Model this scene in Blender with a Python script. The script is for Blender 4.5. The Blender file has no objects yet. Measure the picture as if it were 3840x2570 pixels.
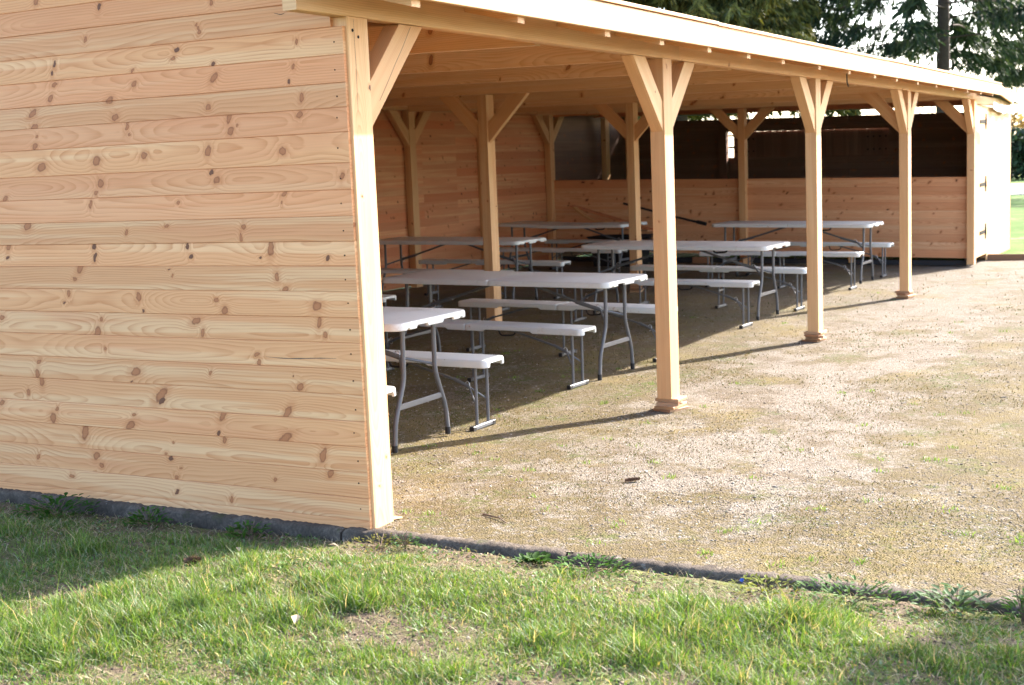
import bpy, math, random
import numpy as np
from mathutils import Vector, Matrix

sc = bpy.context.scene
COL = sc.collection
R = math.radians

# ------------------------------------------------------------------ camera
cam_data = bpy.data.cameras.new('camera')
cam_data.lens = 47.31
cam_data.sensor_width = 36.0
cam_data.clip_start = 0.05
cam_data.clip_end = 1500.0
cam = bpy.data.objects.new('camera', cam_data)
COL.objects.link(cam)
YAW, PITCH, ROLL = 0.5020986, -0.1300181, -0.0413611
cy, sy, cp, sp = math.cos(YAW), math.sin(YAW), math.cos(PITCH), math.sin(PITCH)
fwd = Vector((cy * cp, sy * cp, sp))
rgt0 = Vector((sy, -cy, 0.0))
up0 = rgt0.cross(fwd)
rgt = math.cos(ROLL) * rgt0 + math.sin(ROLL) * up0
upv = -math.sin(ROLL) * rgt0 + math.cos(ROLL) * up0
m = Matrix((rgt, upv, -fwd)).transposed().to_4x4()
m.translation = Vector((-4.69389, -3.29297, 1.60584))
cam.matrix_world = m
cam_data.dof.use_dof = True
cam_data.dof.focus_distance = 6.4
cam_data.dof.aperture_fstop = 5.0
sc.camera = cam

# ------------------------------------------------------------------ sky, sun, exposure
SUN = Vector((1.0, -0.42, 0.725)).normalized()
world = bpy.data.worlds.new('World')
sc.world = world
world.use_nodes = True
wn = world.node_tree
wn.nodes.clear()
sky = wn.nodes.new('ShaderNodeTexSky')
sky.sky_type = 'NISHITA'
sky.sun_disc = False
sky.sun_elevation = math.asin(SUN.z)
sky.sun_rotation = math.atan2(SUN.x, SUN.y)
sky.air_density = 0.8
sky.dust_density = 1.6
sky.ozone_density = 1.0
bg = wn.nodes.new('ShaderNodeBackground')
bg.inputs['Strength'].default_value = 0.15
wo = wn.nodes.new('ShaderNodeOutputWorld')
wb = wn.nodes.new('ShaderNodeMix'); wb.data_type = 'RGBA'; wb.blend_type = 'MULTIPLY'; wb.inputs[0].default_value = 1.0
wb.inputs[7].default_value = (1.0, 0.965, 0.93, 1.0)      # camera white balance: set for sun, slightly warm
wn.links.new(sky.outputs[0], wb.inputs[6])
wn.links.new(wb.outputs[2], bg.inputs[0])
wn.links.new(bg.outputs[0], wo.inputs[0])
sun_data = bpy.data.lights.new('sun', 'SUN')
sun_data.energy = 3.6
sun_data.angle = R(0.55)
sun_data.color = (1.0, 0.93, 0.84)
sun = bpy.data.objects.new('sun', sun_data)
COL.objects.link(sun)
sun.rotation_euler = SUN.to_track_quat('Z', 'Y').to_euler()
sun.location = (8, -8, 12)
vs = sc.view_settings
vs.view_transform = 'Standard'
vs.look = 'None'
vs.exposure = 2.6
vs.gamma = 1.0
vs.use_curve_mapping = False
sc.cycles.max_bounces = 8
sc.cycles.diffuse_bounces = 5
sc.cycles.glossy_bounces = 3
sc.cycles.transmission_bounces = 4
sc.cycles.use_denoising = True

# ------------------------------------------------------------------ node helpers
class NG:
    def __init__(self, tree):
        self.t = tree
    def n(self, kind, **kw):
        nd = self.t.nodes.new(kind)
        for k, v in kw.items():
            setattr(nd, k, v)
        return nd
    def put(self, sock, v):
        if hasattr(v, 'is_linked') or isinstance(v, bpy.types.NodeSocket):
            self.t.links.new(v, sock)
        else:
            sock.default_value = v
    def m(self, op, a, b=None, c=None, clamp=False):
        nd = self.n('ShaderNodeMath', operation=op, use_clamp=clamp)
        self.put(nd.inputs[0], a)
        if b is not None: self.put(nd.inputs[1], b)
        if c is not None: self.put(nd.inputs[2], c)
        return nd.outputs[0]
    def v(self, op, a, b=None):
        nd = self.n('ShaderNodeVectorMath', operation=op)
        self.put(nd.inputs[0], a)
        if b is not None: self.put(nd.inputs[1], b)
        return nd.outputs['Value'] if op in ('LENGTH', 'DOT_PRODUCT', 'DISTANCE') else nd.outputs[0]
    def xyz(self, x, y, z=0.0):
        nd = self.n('ShaderNodeCombineXYZ')
        self.put(nd.inputs[0], x); self.put(nd.inputs[1], y); self.put(nd.inputs[2], z)
        return nd.outputs[0]
    def sep(self, v):
        nd = self.n('ShaderNodeSeparateXYZ')
        self.put(nd.inputs[0], v)
        return nd.outputs
    def noise(self, vec, scale=1.0, detail=2.0, rough=0.5, col=False):
        nd = self.n('ShaderNodeTexNoise')
        self.put(nd.inputs['Vector'], vec)
        nd.inputs['Scale'].default_value = scale
        nd.inputs['Detail'].default_value = detail
        nd.inputs['Roughness'].default_value = rough
        return nd.outputs['Color' if col else 'Fac']
    def voro(self, vec, scale=1.0, out='Distance', rand=1.0):
        nd = self.n('ShaderNodeTexVoronoi')
        self.put(nd.inputs['Vector'], vec)
        nd.inputs['Scale'].default_value = scale
        nd.inputs['Randomness'].default_value = rand
        return nd.outputs[out]
    def ramp(self, f, a, b, lo=0.0, hi=1.0):      # smooth map range
        nd = self.n('ShaderNodeMapRange', interpolation_type='SMOOTHSTEP')
        self.put(nd.inputs['Value'], f)
        nd.inputs['From Min'].default_value = a; nd.inputs['From Max'].default_value = b
        nd.inputs['To Min'].default_value = lo; nd.inputs['To Max'].default_value = hi
        return nd.outputs[0]
    def mix(self, f, a, b, mode='MIX'):
        nd = self.n('ShaderNodeMix', data_type='RGBA', blend_type=mode)
        self.put(nd.inputs[0], f)
        for s, v in ((nd.inputs[6], a), (nd.inputs[7], b)):
            if isinstance(v, (tuple, list)): s.default_value = (*v[:3], 1.0)
            else: self.t.links.new(v, s)
        return nd.outputs[2]

def material(name):
    mt = bpy.data.materials.new(name)
    mt.use_nodes = True
    nt = mt.node_tree
    nt.nodes.clear()
    g = NG(nt)
    out = g.n('ShaderNodeOutputMaterial')
    b = g.n('ShaderNodeBsdfPrincipled')
    nt.links.new(b.outputs[0], out.inputs[0])
    return mt, g, b, out

def setb(g, b, color=None, rough=None, spec=None, metal=None, bump=None, bdist=0.002, bstr=0.4):
    if color is not None:
        if isinstance(color, (tuple, list)): b.inputs['Base Color'].default_value = (*color[:3], 1)
        else: g.t.links.new(color, b.inputs['Base Color'])
    if rough is not None: g.put(b.inputs['Roughness'], rough)
    if spec is not None: g.put(b.inputs['Specular IOR Level'], spec)
    if metal is not None: g.put(b.inputs['Metallic'], metal)
    if bump is not None:
        nd = g.n('ShaderNodeBump')
        nd.inputs['Strength'].default_value = bstr
        nd.inputs['Distance'].default_value = bdist
        g.t.links.new(bump, nd.inputs['Height'])
        g.t.links.new(nd.outputs[0], b.inputs['Normal'])

# sawn softwood: growth rings of a log cut lengthwise, UV in metres (u along the grain), knots from k0..k8 on the object
def wood(name, early, late, sap, red, nk, tone=0.5, ringw=0.0105, contrast=0.55):
    mt, g, b, out = material(name)
    uv = g.n('ShaderNodeUVMap'); uv.uv_map = 'UVMap'
    u, v, _ = g.sep(uv.outputs[0])
    rnd = g.n('ShaderNodeObjectInfo').outputs['Random']
    r2 = g.m('FRACT', g.m('MULTIPLY', rnd, 17.31))
    r3 = g.m('FRACT', g.m('MULTIPLY', rnd, 91.7))
    kw = g.noise(g.xyz(g.m('MULTIPLY', u, 38.0), g.m('MULTIPLY', v, 38.0), rnd), 1.0, 2.0, col=True)
    kw = g.v('MULTIPLY', g.v('SUBTRACT', kw, (0.5, 0.5, 0.5)), (0.022, 0.022, 0.0))
    base = g.v('ADD', g.xyz(u, v, 0.0), kw)
    dmin, ddark = 99.0, 99.0
    for i in range(nk):
        at = g.n('ShaderNodeAttribute', attribute_type='OBJECT', attribute_name='k%d' % i)
        kv = at.outputs['Vector']
        kr = g.sep(kv)[2]
        d = g.v('MULTIPLY', g.v('SUBTRACT', base, kv), (1.0, 1.0, 0.0))
        hsh = g.m('FRACT', g.m('MULTIPLY', g.sep(kv)[0], 37.7))
        rot = g.n('ShaderNodeVectorRotate', rotation_type='Z_AXIS')
        g.put(rot.inputs['Vector'], d); g.put(rot.inputs['Angle'], g.m('MULTIPLY_ADD', hsh, 1.5, 0.1))
        d = g.v('MULTIPLY', rot.outputs[0], g.xyz(g.m('MULTIPLY_ADD', g.m('FRACT', g.m('MULTIPLY', hsh, 7.1)), 0.5, 0.45), 1.12, 0.0))
        d = g.m('DIVIDE', g.v('LENGTH', d), g.m('MULTIPLY_ADD', g.m('ABSOLUTE', kr), 0.95, 1e-5))
        dmin = g.m('MINIMUM', dmin, d)
        ddark = g.m('MINIMUM', ddark, g.m('ADD', d, g.m('MULTIPLY', g.m('GREATER_THAN', kr, 0.0), 99.0)))
    off = g.m('MULTIPLY', rnd, 53.0)
    uo = g.m('ADD', u, off)
    n1 = g.noise(g.xyz(g.m('MULTIPLY', uo, 1.6), g.m('MULTIPLY', v, 9.0), off), 1.0, 3.0)
    n2 = g.noise(g.xyz(g.m('MULTIPLY', uo, 0.8), 0.0, off), 1.0, 1.0)
    defl = g.m('POWER', 2.718, g.m('MULTIPLY', g.m('MULTIPLY', dmin, dmin), -0.16))
    depth = g.m('MULTIPLY', g.m('SUBTRACT', n2, 0.36), 0.30)
    vc = g.m('SUBTRACT', v, g.m('MULTIPLY_ADD', r2, 0.13, -0.02))
    rr = g.m('SQRT', g.m('ADD', g.m('MULTIPLY', vc, vc), g.m('MULTIPLY', depth, depth)))
    rr = g.m('ADD', rr, g.m('MULTIPLY', g.m('SUBTRACT', n1, 0.5), 0.022))
    rr = g.m('ADD', rr, g.m('MULTIPLY', defl, 0.024))
    ring = g.m('FRACT', g.m('DIVIDE', rr, ringw))
    ring = g.m('MULTIPLY', g.m('POWER', ring, 2.2), g.ramp(ring, 1.0, 0.88))
    ringn = g.noise(g.xyz(g.m('MULTIPLY', uo, 2.5), g.m('MULTIPLY', v, 30.0), 3.0), 1.0, 2.0)
    ring = g.m('MULTIPLY', ring, g.ramp(ringn, 0.3, 0.7, 0.35, 1.25))
    fib = g.noise(g.xyz(g.m('MULTIPLY', uo, 5.0), g.m('MULTIPLY', v, 330.0), off), 1.0, 2.0)
    blot = g.noise(g.xyz(g.m('MULTIPLY', uo, 0.45), g.m('MULTIPLY', v, 20.0), g.m('ADD', off, 7.0)), 1.0, 2.0)
    col = g.mix(g.m('MULTIPLY', g.ramp(blot, 0.48, 0.60), 0.85), early, sap)
    col = g.mix(g.m('MULTIPLY', g.ramp(r3, 0.35, 1.0), tone), col, red)
    redb = g.noise(g.xyz(g.m('MULTIPLY', uo, 0.9), g.m('MULTIPLY', v, 11.0), g.m('ADD', off, 31.0)), 1.0, 2.0)
    col = g.mix(g.m('MULTIPLY', g.ramp(redb, 0.52, 0.72), 0.5), col, red)
    col = g.mix(g.m('MULTIPLY', ring, contrast), col, late)
    fibm = g.m('MULTIPLY_ADD', fib, 0.22, 0.89)
    brt = g.m('MULTIPLY', fibm, g.m('MULTIPLY_ADD', r2, 0.17, 0.89))
    col = g.mix(1.0, col, g.xyz(brt, brt, brt), 'MULTIPLY')
    halo = g.ramp(dmin, 2.6, 1.0)
    col = g.mix(g.m('MULTIPLY', halo, 0.38), col, (0.46, 0.15, 0.045))
    core = g.ramp(dmin, 1.22, 0.80)
    rim = g.m('MULTIPLY', core, g.ramp(dmin, 0.55, 0.95))
    kc = g.mix(g.m('MULTIPLY', g.m('FRACT', g.m('MULTIPLY', dmin, 3.3)), 0.45), (0.40, 0.145, 0.055), (0.28, 0.09, 0.036))
    kc = g.mix(rim, kc, (0.17, 0.05, 0.02))
    col = g.mix(g.m('MULTIPLY', core, 0.82), col, kc)
    dk = g.ramp(ddark, 1.15, 0.8)
    col = g.mix(g.m('MULTIPLY', dk, 0.8), col, (0.10, 0.043, 0.025))
    hgt = g.m('ADD', g.m('MULTIPLY', ring, 0.35), g.m('MULTIPLY', fib, 0.5))
    hgt = g.m('SUBTRACT', hgt, core)
    setb(g, b, col, g.m('MULTIPLY_ADD', fib, 0.2, 0.5), 0.3, 0.0, hgt, 0.0012, 0.35)
    return mt

M = {}
M['board'] = wood('pine_board', (0.70, 0.345, 0.154), (0.50, 0.185, 0.062), (0.76, 0.45, 0.23), (0.66, 0.28, 0.128), 9, 0.68, 0.0115, 0.75)
M['board_back'] = wood('pine_board_red', (0.66, 0.295, 0.14), (0.47, 0.155, 0.06), (0.72, 0.40, 0.20), (0.60, 0.20, 0.085), 5, 0.9, 0.0115, 0.75)
M['board_shade'] = wood('kiosk_shade_board', (0.20, 0.115, 0.085), (0.13, 0.065, 0.045), (0.25, 0.15, 0.11), (0.18, 0.09, 0.065), 5, 0.6)  # pine with the dimness of the kiosk room put into its colour
M['board_half'] = wood('pine_board_half_wall', (0.74, 0.40, 0.215), (0.54, 0.22, 0.09), (0.78, 0.49, 0.28), (0.68, 0.30, 0.14), 6, 0.8, 0.0115, 0.7)
M['frame'] = wood('spruce_timber', (0.71, 0.42, 0.205), (0.52, 0.245, 0.09), (0.76, 0.49, 0.255), (0.67, 0.345, 0.155), 6, 0.55, 0.009, 0.6)
M['joist'] = wood('spruce_joist', (0.76, 0.50, 0.27), (0.54, 0.28, 0.115), (0.78, 0.55, 0.32), (0.72, 0.43, 0.215), 6, 0.5, 0.0115, 0.75)
M['shingle'] = wood('cedar_offcut', (0.44, 0.25, 0.13), (0.28, 0.13, 0.06), (0.52, 0.33, 0.19), (0.36, 0.17, 0.09), 2, 0.8, 0.006, 0.5)

def simple(name, color, rough=0.5, spec=0.4, metal=0.0, var=0.12, scale=30.0, bumpd=0.0):
    mt, g, b, out = material(name)
    tc = g.n('ShaderNodeTexCoord').outputs['Object']
    nz = g.noise(tc, scale, 4.0, 0.6)
    f = g.m('MULTIPLY_ADD', nz, var * 2, 1.0 - var)
    col = g.mix(1.0, color, g.xyz(f, f, f), 'MULTIPLY')
    setb(g, b, col, g.m('MULTIPLY_ADD', nz, 0.2, rough - 0.1), spec, metal, nz if bumpd else None, bumpd, 0.5)
    return mt

def plastic():
    mt, g, b, out = material('white_table_plastic')
    tc = g.n('ShaderNodeTexCoord').outputs['Object']
    rnd = g.n('ShaderNodeObjectInfo').outputs['Random']
    p = g.v('ADD', tc, g.xyz(g.m('MULTIPLY', rnd, 40.0), 0.0, 0.0))
    nz = g.noise(p, 5.0, 4.0, 0.6)
    sp = g.noise(p, 55.0, 3.0, 0.6)
    dirt = g.m('MULTIPLY', g.ramp(nz, 0.52, 0.72), g.ramp(sp, 0.42, 0.62))
    col = g.mix(g.m('MULTIPLY', dirt, 0.35), (0.655, 0.68, 0.665), (0.36, 0.31, 0.25))
    rust = g.noise(g.v('ADD', p, (9.0, 3.0, 0.0)), 9.0, 5.0, 0.7)
    z = g.sep(tc)[2]
    col = g.mix(g.m('MULTIPLY', g.m('MULTIPLY', g.ramp(rust, 0.66, 0.72), 0.8), g.ramp(z, -0.004, -0.012)), col, (0.33, 0.15, 0.06))
    spk = g.ramp(g.voro(p, 14.0), 0.07, 0.03)
    col = g.mix(g.m('MULTIPLY', spk, 0.6), col, (0.16, 0.12, 0.09))
    setb(g, b, col, 0.45, 0.4, 0.0, sp, 0.0005, 0.3)
    return mt
M['plastic'] = plastic()
M['steel'] = simple('grey_painted_steel', (0.125, 0.13, 0.14), 0.45, 0.4, 0.1, 0.1, 40.0)
M['zinc'] = simple('bright_wire', (0.6, 0.6, 0.6), 0.3, 0.5, 0.8, 0.05)
M['black'] = simple('black_plastic', (0.018, 0.018, 0.02), 0.5, 0.4, 0.0, 0.2)
M['iron'] = simple('black_iron_hinge', (0.012, 0.011, 0.010), 0.7, 0.1, 0.0, 0.2)
M['felt'] = simple('dark_roofing_felt', (0.045, 0.045, 0.05), 0.85, 0.2, 0.0, 0.3, 60.0, 0.002)
M['sheet'] = simple('white_plastic_sheet', (0.7, 0.7, 0.7), 0.4, 0.4, 0.0, 0.05)
M['cone'] = simple('pine_cone_brown', (0.11, 0.06, 0.035), 0.8, 0.2, 0.0, 0.35, 90.0)
M['twig'] = simple('grey_brown_twig', (0.16, 0.11, 0.075), 0.85, 0.2, 0.0, 0.3, 80.0)
M['deadleaf'] = simple('dry_leaf', (0.42, 0.33, 0.22), 0.75, 0.2, 0.0, 0.3, 60.0)
M['blue'] = simple('blue_plastic', (0.03, 0.10, 0.45), 0.35, 0.5, 0.0, 0.05)
M['bark'] = simple('dark_conifer_bark', (0.06, 0.045, 0.038), 0.9, 0.15, 0.0, 0.45, 12.0, 0.02)
M['barebark'] = simple('grey_shrub_bark', (0.20, 0.175, 0.15), 0.9, 0.15, 0.0, 0.3, 20.0)
M['pathgrey'] = simple('pale_path', (0.40, 0.37, 0.35), 0.9, 0.1, 0.0, 0.15, 3.0)

def stone_mat():
    mt, g, b, out = material('weathered_kerb_concrete')
    tc = g.n('ShaderNodeTexCoord').outputs['Object']
    a = g.noise(tc, 9.0, 5.0, 0.65); c = g.noise(tc, 70.0, 4.0, 0.7); l = g.noise(tc, 22.0, 3.0, 0.6)
    col = g.mix(g.ramp(a, 0.35, 0.65), (0.086, 0.068, 0.053), (0.16, 0.13, 0.103))
    col = g.mix(g.m('MULTIPLY', g.ramp(c, 0.4, 0.62), 0.5), col, (0.045, 0.04, 0.036))
    col = g.mix(g.m('MULTIPLY', g.ramp(l, 0.66, 0.72), 0.6), col, (0.24, 0.225, 0.20))
    mo = g.noise(tc, 6.0, 4.0, 0.7)
    col = g.mix(g.m('MULTIPLY', g.ramp(mo, 0.6, 0.7), 0.5), col, (0.07, 0.075, 0.03))
    setb(g, b, col, 0.95, 0.1, 0.0, c, 0.012, 1.0)
    return mt
M['stone'] = stone_mat()

def yard_mat():
    mt, g, b, out = material('gravel_and_moss')
    p = g.n('ShaderNodeTexCoord').outputs['Object']
    x, y, z = g.sep(p)
    big = g.noise(p, 0.55, 4.0, 0.6)
    mid = g.noise(p, 3.2, 5.0, 0.65)
    fin = g.noise(p, 26.0, 5.0, 0.7)
    cell = g.n('ShaderNodeTexVoronoi'); g.put(cell.inputs['Vector'], p); cell.inputs['Scale'].default_value = 110.0
    cr = g.sep(cell.outputs['Color'])[0]
    grav = g.mix(cr, (0.155, 0.133, 0.107), (0.36, 0.320, 0.268))
    grav = g.mix(g.m('MULTIPLY', g.ramp(cell.outputs['Distance'], 0.25, 0.6), 0.5), grav, (0.085, 0.065, 0.048))
    moss = g.mix(g.noise(p, 40.0, 4.0, 0.7), (0.052, 0.042, 0.018), (0.18, 0.136, 0.066))
    soil = g.mix(g.noise(p, 33.0, 5.0, 0.7), (0.052, 0.038, 0.025), (0.205, 0.158, 0.107))
    green = g.mix(fin, (0.04, 0.05, 0.014), (0.12, 0.13, 0.042))
    # trodden pale gravel runs along the middle of the yard, moss keeps to the posts and the kerb corner
    lane = g.m('MULTIPLY', g.ramp(g.m('ABSOLUTE', g.m('ADD', y, g.m('MULTIPLY_ADD', x, -0.06, 0.95))), 1.6, 0.0), g.ramp(x, 0.1, 2.0, 0.45, 1.0))
    lane = g.m('MULTIPLY', lane, g.ramp(g.noise(g.v('ADD', p, (31.0, 0.0, 0.0)), 1.3, 4.0, 0.6), 0.28, 0.56))
    mossy = g.m('MULTIPLY_ADD', lane, -0.30, g.m('ADD', g.m('MULTIPLY', mid, 0.6), g.m('MULTIPLY', big, 0.62)))
    mf = g.ramp(mossy, 0.42, 0.60)
    col = g.mix(g.ramp(g.m('ADD', mid, g.m('MULTIPLY_ADD', lane, -0.18, g.m('MULTIPLY', fin, 0.6))), 0.60, 0.86), grav, soil)
    col = g.mix(g.m('MULTIPLY', mf, g.ramp(fin, 0.34, 0.56)), col, moss)
    mid2 = g.noise(g.v('ADD', p, (17.0, 5.0, 0.0)), 2.1, 5.0, 0.65)
    col = g.mix(g.m('MULTIPLY', g.ramp(g.m('MULTIPLY_ADD', lane, -0.12, mid2), 0.47, 0.62), g.ramp(fin, 0.42, 0.6)), col, green)
    far = g.ramp(x, 4.0, 12.0)
    col = g.mix(g.m('MULTIPLY', far, 0.45), col, grav)
    patch = g.noise(g.v('ADD', p, (3.0, 9.0, 0.0)), 1.1, 5.0, 0.62)
    col = g.mix(g.m('MULTIPLY', g.m('MULTIPLY', g.ramp(g.m('MULTIPLY_ADD', lane, -0.16, patch), 0.46, 0.62), g.ramp(fin, 0.3, 0.6)), 0.6), col, g.mix(fin, (0.105, 0.086, 0.03), (0.275, 0.205, 0.09)))
    h = g.m('ADD', g.m('MULTIPLY', fin, 1.0), g.m('MULTIPLY', cell.outputs['Distance'], -0.5))
    setb(g, b, col, 0.95, 0.15, 0.0, h, 0.02, 0.9)
    return mt
M['yard'] = yard_mat()

def lawn_mat():
    mt, g, b, out = material('lawn_soil_and_thatch')
    p = g.n('ShaderNodeTexCoord').outputs['Object']
    x = g.sep(p)[0]
    a = g.noise(p, 4.0, 5.0, 0.65); f = g.noise(p, 60.0, 4.0, 0.7); c = g.noise(p, 0.6, 3.0)
    soil = g.mix(f, (0.06, 0.043, 0.03), (0.19, 0.14, 0.095))
    gr = g.mix(f, (0.05, 0.07, 0.018), (0.16, 0.17, 0.06))
    near = g.mix(g.ramp(a, 0.40, 0.58), soil, gr)
    fg = g.mix(g.ramp(c, 0.35, 0.65), (0.065, 0.125, 0.022), (0.115, 0.175, 0.042))
    fg = g.mix(g.m('MULTIPLY', g.ramp(g.noise(p, 0.9, 5.0, 0.7), 0.55, 0.68), 0.8), fg, (0.25, 0.20, 0.13))
    col = g.mix(g.ramp(x, 3.0, 12.0), near, fg)
    setb(g, b, col, 0.95, 0.15, 0.0, f, 0.02, 0.8)
    return mt
M['lawn'] = lawn_mat()

def leafy(name, rough=0.45, trans=0.35, spec=0.35, boost=1.0):
    mt, g, b, out = material(name)
    at = g.n('ShaderNodeAttribute', attribute_type='GEOMETRY', attribute_name='tint')
    c = at.outputs['Color']
    setb(g, b, c, rough, spec)
    tr = g.n('ShaderNodeBsdfTranslucent')
    tcol = g.mix(1.0, c, (1.25 * boost, 1.15 * boost, 0.55 * boost), 'MULTIPLY')
    g.t.links.new(tcol, tr.inputs[0])
    mx = g.n('ShaderNodeMixShader')
    mx.inputs[0].default_value = trans
    g.t.links.new(b.outputs[0], mx.inputs[1]); g.t.links.new(tr.outputs[0], mx.inputs[2])
    g.t.links.new(mx.outputs[0], out.inputs[0])
    return mt
M['grass'] = leafy('grass_blade', 0.45, 0.36, 0.3, 1.3)
M['leaf'] = leafy('weed_leaf', 0.6, 0.3, 0.15)
M['needle'] = leafy('conifer_needles', 0.6, 0.2, 0.2)
def pebble_mat():
    mt, g, b, out = material('pebble')
    at = g.n('ShaderNodeAttribute', attribute_type='GEOMETRY', attribute_name='tint')
    setb(g, b, at.outputs['Color'], 0.8, 0.25)
    return mt
M['pebble'] = pebble_mat()

# ------------------------------------------------------------------ mesh helpers
class MB:
    """collects faces of one mesh; UV in metres, u along the grain"""
    def __init__(self):
        self.v = []; self.f = []; self.uv = []
    def quad(self, pts, uvs):
        i = len(self.v); self.v += [tuple(p) for p in pts]
        self.f.append(tuple(range(i, i + len(pts)))); self.uv.append(uvs)
    def bar(self, a, b, w, h, up=(0, 0, 1), ca=0.0, cb=0.0, bevel=0.0):
        """timber from a to b, w across (side), h along up; ca/cb slide the top edge of an end along the bar (mitre)"""
        a, b = Vector(a), Vector(b)
        t = (b - a); L = t.length; t.normalize()
        up = Vector(up); s = t.cross(up).normalized(); n = s.cross(t).normalized()
        e = bevel
        prof = [(-w/2, -h/2 + e), (-w/2, h/2 - e), (-w/2 + e, h/2), (w/2 - e, h/2), (w/2, h/2 - e), (w/2, -h/2 + e), (w/2 - e, -h/2), (-w/2 + e, -h/2)] if e else [(-w/2, -h/2), (-w/2, h/2), (w/2, h/2), (w/2, -h/2)]
        A = [a + s * p + n * q + t * (ca * (q / h + 0.5)) for p, q in prof]
        B = [b + s * p + n * q + t * (cb * (q / h + 0.5)) for p, q in prof]
        acc = 0.0; k = len(prof)
        for i in range(k):
            j = (i + 1) % k
            d = math.hypot(prof[j][0] - prof[i][0], prof[j][1] - prof[i][1])
            self.quad([A[i], B[i], B[j], A[j]], [(0, acc), (L, acc), (L, acc + d), (0, acc + d)])
            acc += d
        self.quad(list(reversed(A)), [(p * 0.2 + .03, q) for p, q in reversed(prof)])
        self.quad(B, [(L + p * 0.2, q) for p, q in prof])
    def box(self, x0, x1, y0, y1, z0, z1, axis='y', bevel=0.0):
        c = ((x0+x1)/2, (y0+y1)/2, (z0+z1)/2)
        if axis == 'x': self.bar((x0, c[1], c[2]), (x1, c[1], c[2]), y1-y0, z1-z0, (0, 0, 1), bevel=bevel)
        elif axis == 'y': self.bar((c[0], y0, c[2]), (c[0], y1, c[2]), x1-x0, z1-z0, (0, 0, 1), bevel=bevel)
        else: self.bar((c[0], c[1], z0), (c[0], c[1], z1), y1-y0, x1-x0, (1, 0, 0), bevel=bevel)
    def tube(self, pts, r, n=8, caps=True, r1=None):
        pts = [Vector(p) for p in pts]
        k = len(pts); rings = []
        prev = None
        for i, p in enumerate(pts):
            t = (pts[min(i+1, k-1)] - pts[max(i-1, 0)]).normalized()
            if prev is None:
                ref = Vector((0, 0, 1)) if abs(t.z) < 0.9 else Vector((1, 0, 0))
                s = t.cross(ref).normalized()
            else:
                s = (prev - t * prev.dot(t)).normalized()
            prev = s
            q = t.cross(s)
            rad = r if r1 is None else r + (r1 - r) * i / max(1, k - 1)
            i0 = len(self.v)
            self.v += [tuple(p + (s * math.cos(2*math.pi*a/n) + q * math.sin(2*math.pi*a/n)) * rad) for a in range(n)]
            rings.append(i0)
        for i in range(k - 1):
            for a in range(n):
                c = (a + 1) % n
                self.f.append((rings[i]+a, rings[i]+c, rings[i+1]+c, rings[i+1]+a))
                self.uv.append([(i*.05, a*.01), (i*.05, c*.01), (i*.05+.05, c*.01), (i*.05+.05, a*.01)])
        if caps:
            self.f.append(tuple(reversed(range(rings[0], rings[0]+n)))); self.uv.append([(0, 0)] * n)
            self.f.append(tuple(range(rings[-1], rings[-1]+n))); self.uv.append([(0, 0)] * n)
    def mesh(self, name, mat, smooth=False, angle=40):
        me = bpy.data.meshes.new(name)
        me.from_pydata(self.v, [], self.f)
        uvl = me.uv_layers.new(name='UVMap')
        uvl.data.foreach_set('uv', np.array([c for f in self.uv for c in f], dtype=np.float32).ravel())
        me.materials.append(mat)
        if smooth:
            me.polygons.foreach_set('use_smooth', [True] * len(me.polygons))
            me.set_sharp_from_angle(angle=R(angle))
        me.update()
        return me

def link(name, me, parent=None, loc=None):
    o = bpy.data.objects.new(name, me)
    COL.objects.link(o)
    if parent is not None: o.parent = parent
    if loc is not None: o.location = loc
    return o

def thing(name, label, cat, loc=(0, 0, 0), rz=0.0, group=None):
    o = bpy.data.objects.new(name, None)
    o.empty_display_size = 0.2
    COL.objects.link(o)
    o.location = loc; o.rotation_euler = (0, 0, rz)
    tag(o, label, cat, group)
    return o

def tag(o, label, cat, group=None):
    o['label'] = label; o['category'] = cat
    if group: o['group'] = group
    return o

rng = random.Random(7)
def knots(o, L, W, n, rmin=0.006, rmax=0.016, nmax=9, v0=0.0, dark=0.25):
    for i in range(min(n, nmax)):
        r = rng.uniform(rmin, rmax) * (-1 if rng.random() < dark else 1)
        o['k%d' % i] = [rng.uniform(0.03, L), v0 + rng.uniform(0, W), r]

def np_mesh(name, verts, faces_flat, loop_start, loop_total, mat, tint=None):
    me = bpy.data.meshes.new(name)
    me.vertices.add(len(verts)); me.vertices.foreach_set('co', np.asarray(verts, np.float32).ravel())
    me.loops.add(len(faces_flat)); me.loops.foreach_set('vertex_index', np.asarray(faces_flat, np.int32))
    me.polygons.add(len(loop_start)); me.polygons.foreach_set('loop_start', np.asarray(loop_start, np.int32))
    try: me.polygons.foreach_set('loop_total', np.asarray(loop_total, np.int32))
    except Exception: pass
    me.update(calc_edges=True)
    if tint is not None:
        at = me.attributes.new('tint', 'FLOAT_COLOR', 'POINT')
        c = np.ones((len(verts), 4), np.float32); c[:, :3] = tint
        at.data.foreach_set('color', c.ravel())
    me.materials.append(mat)
    return me

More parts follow.
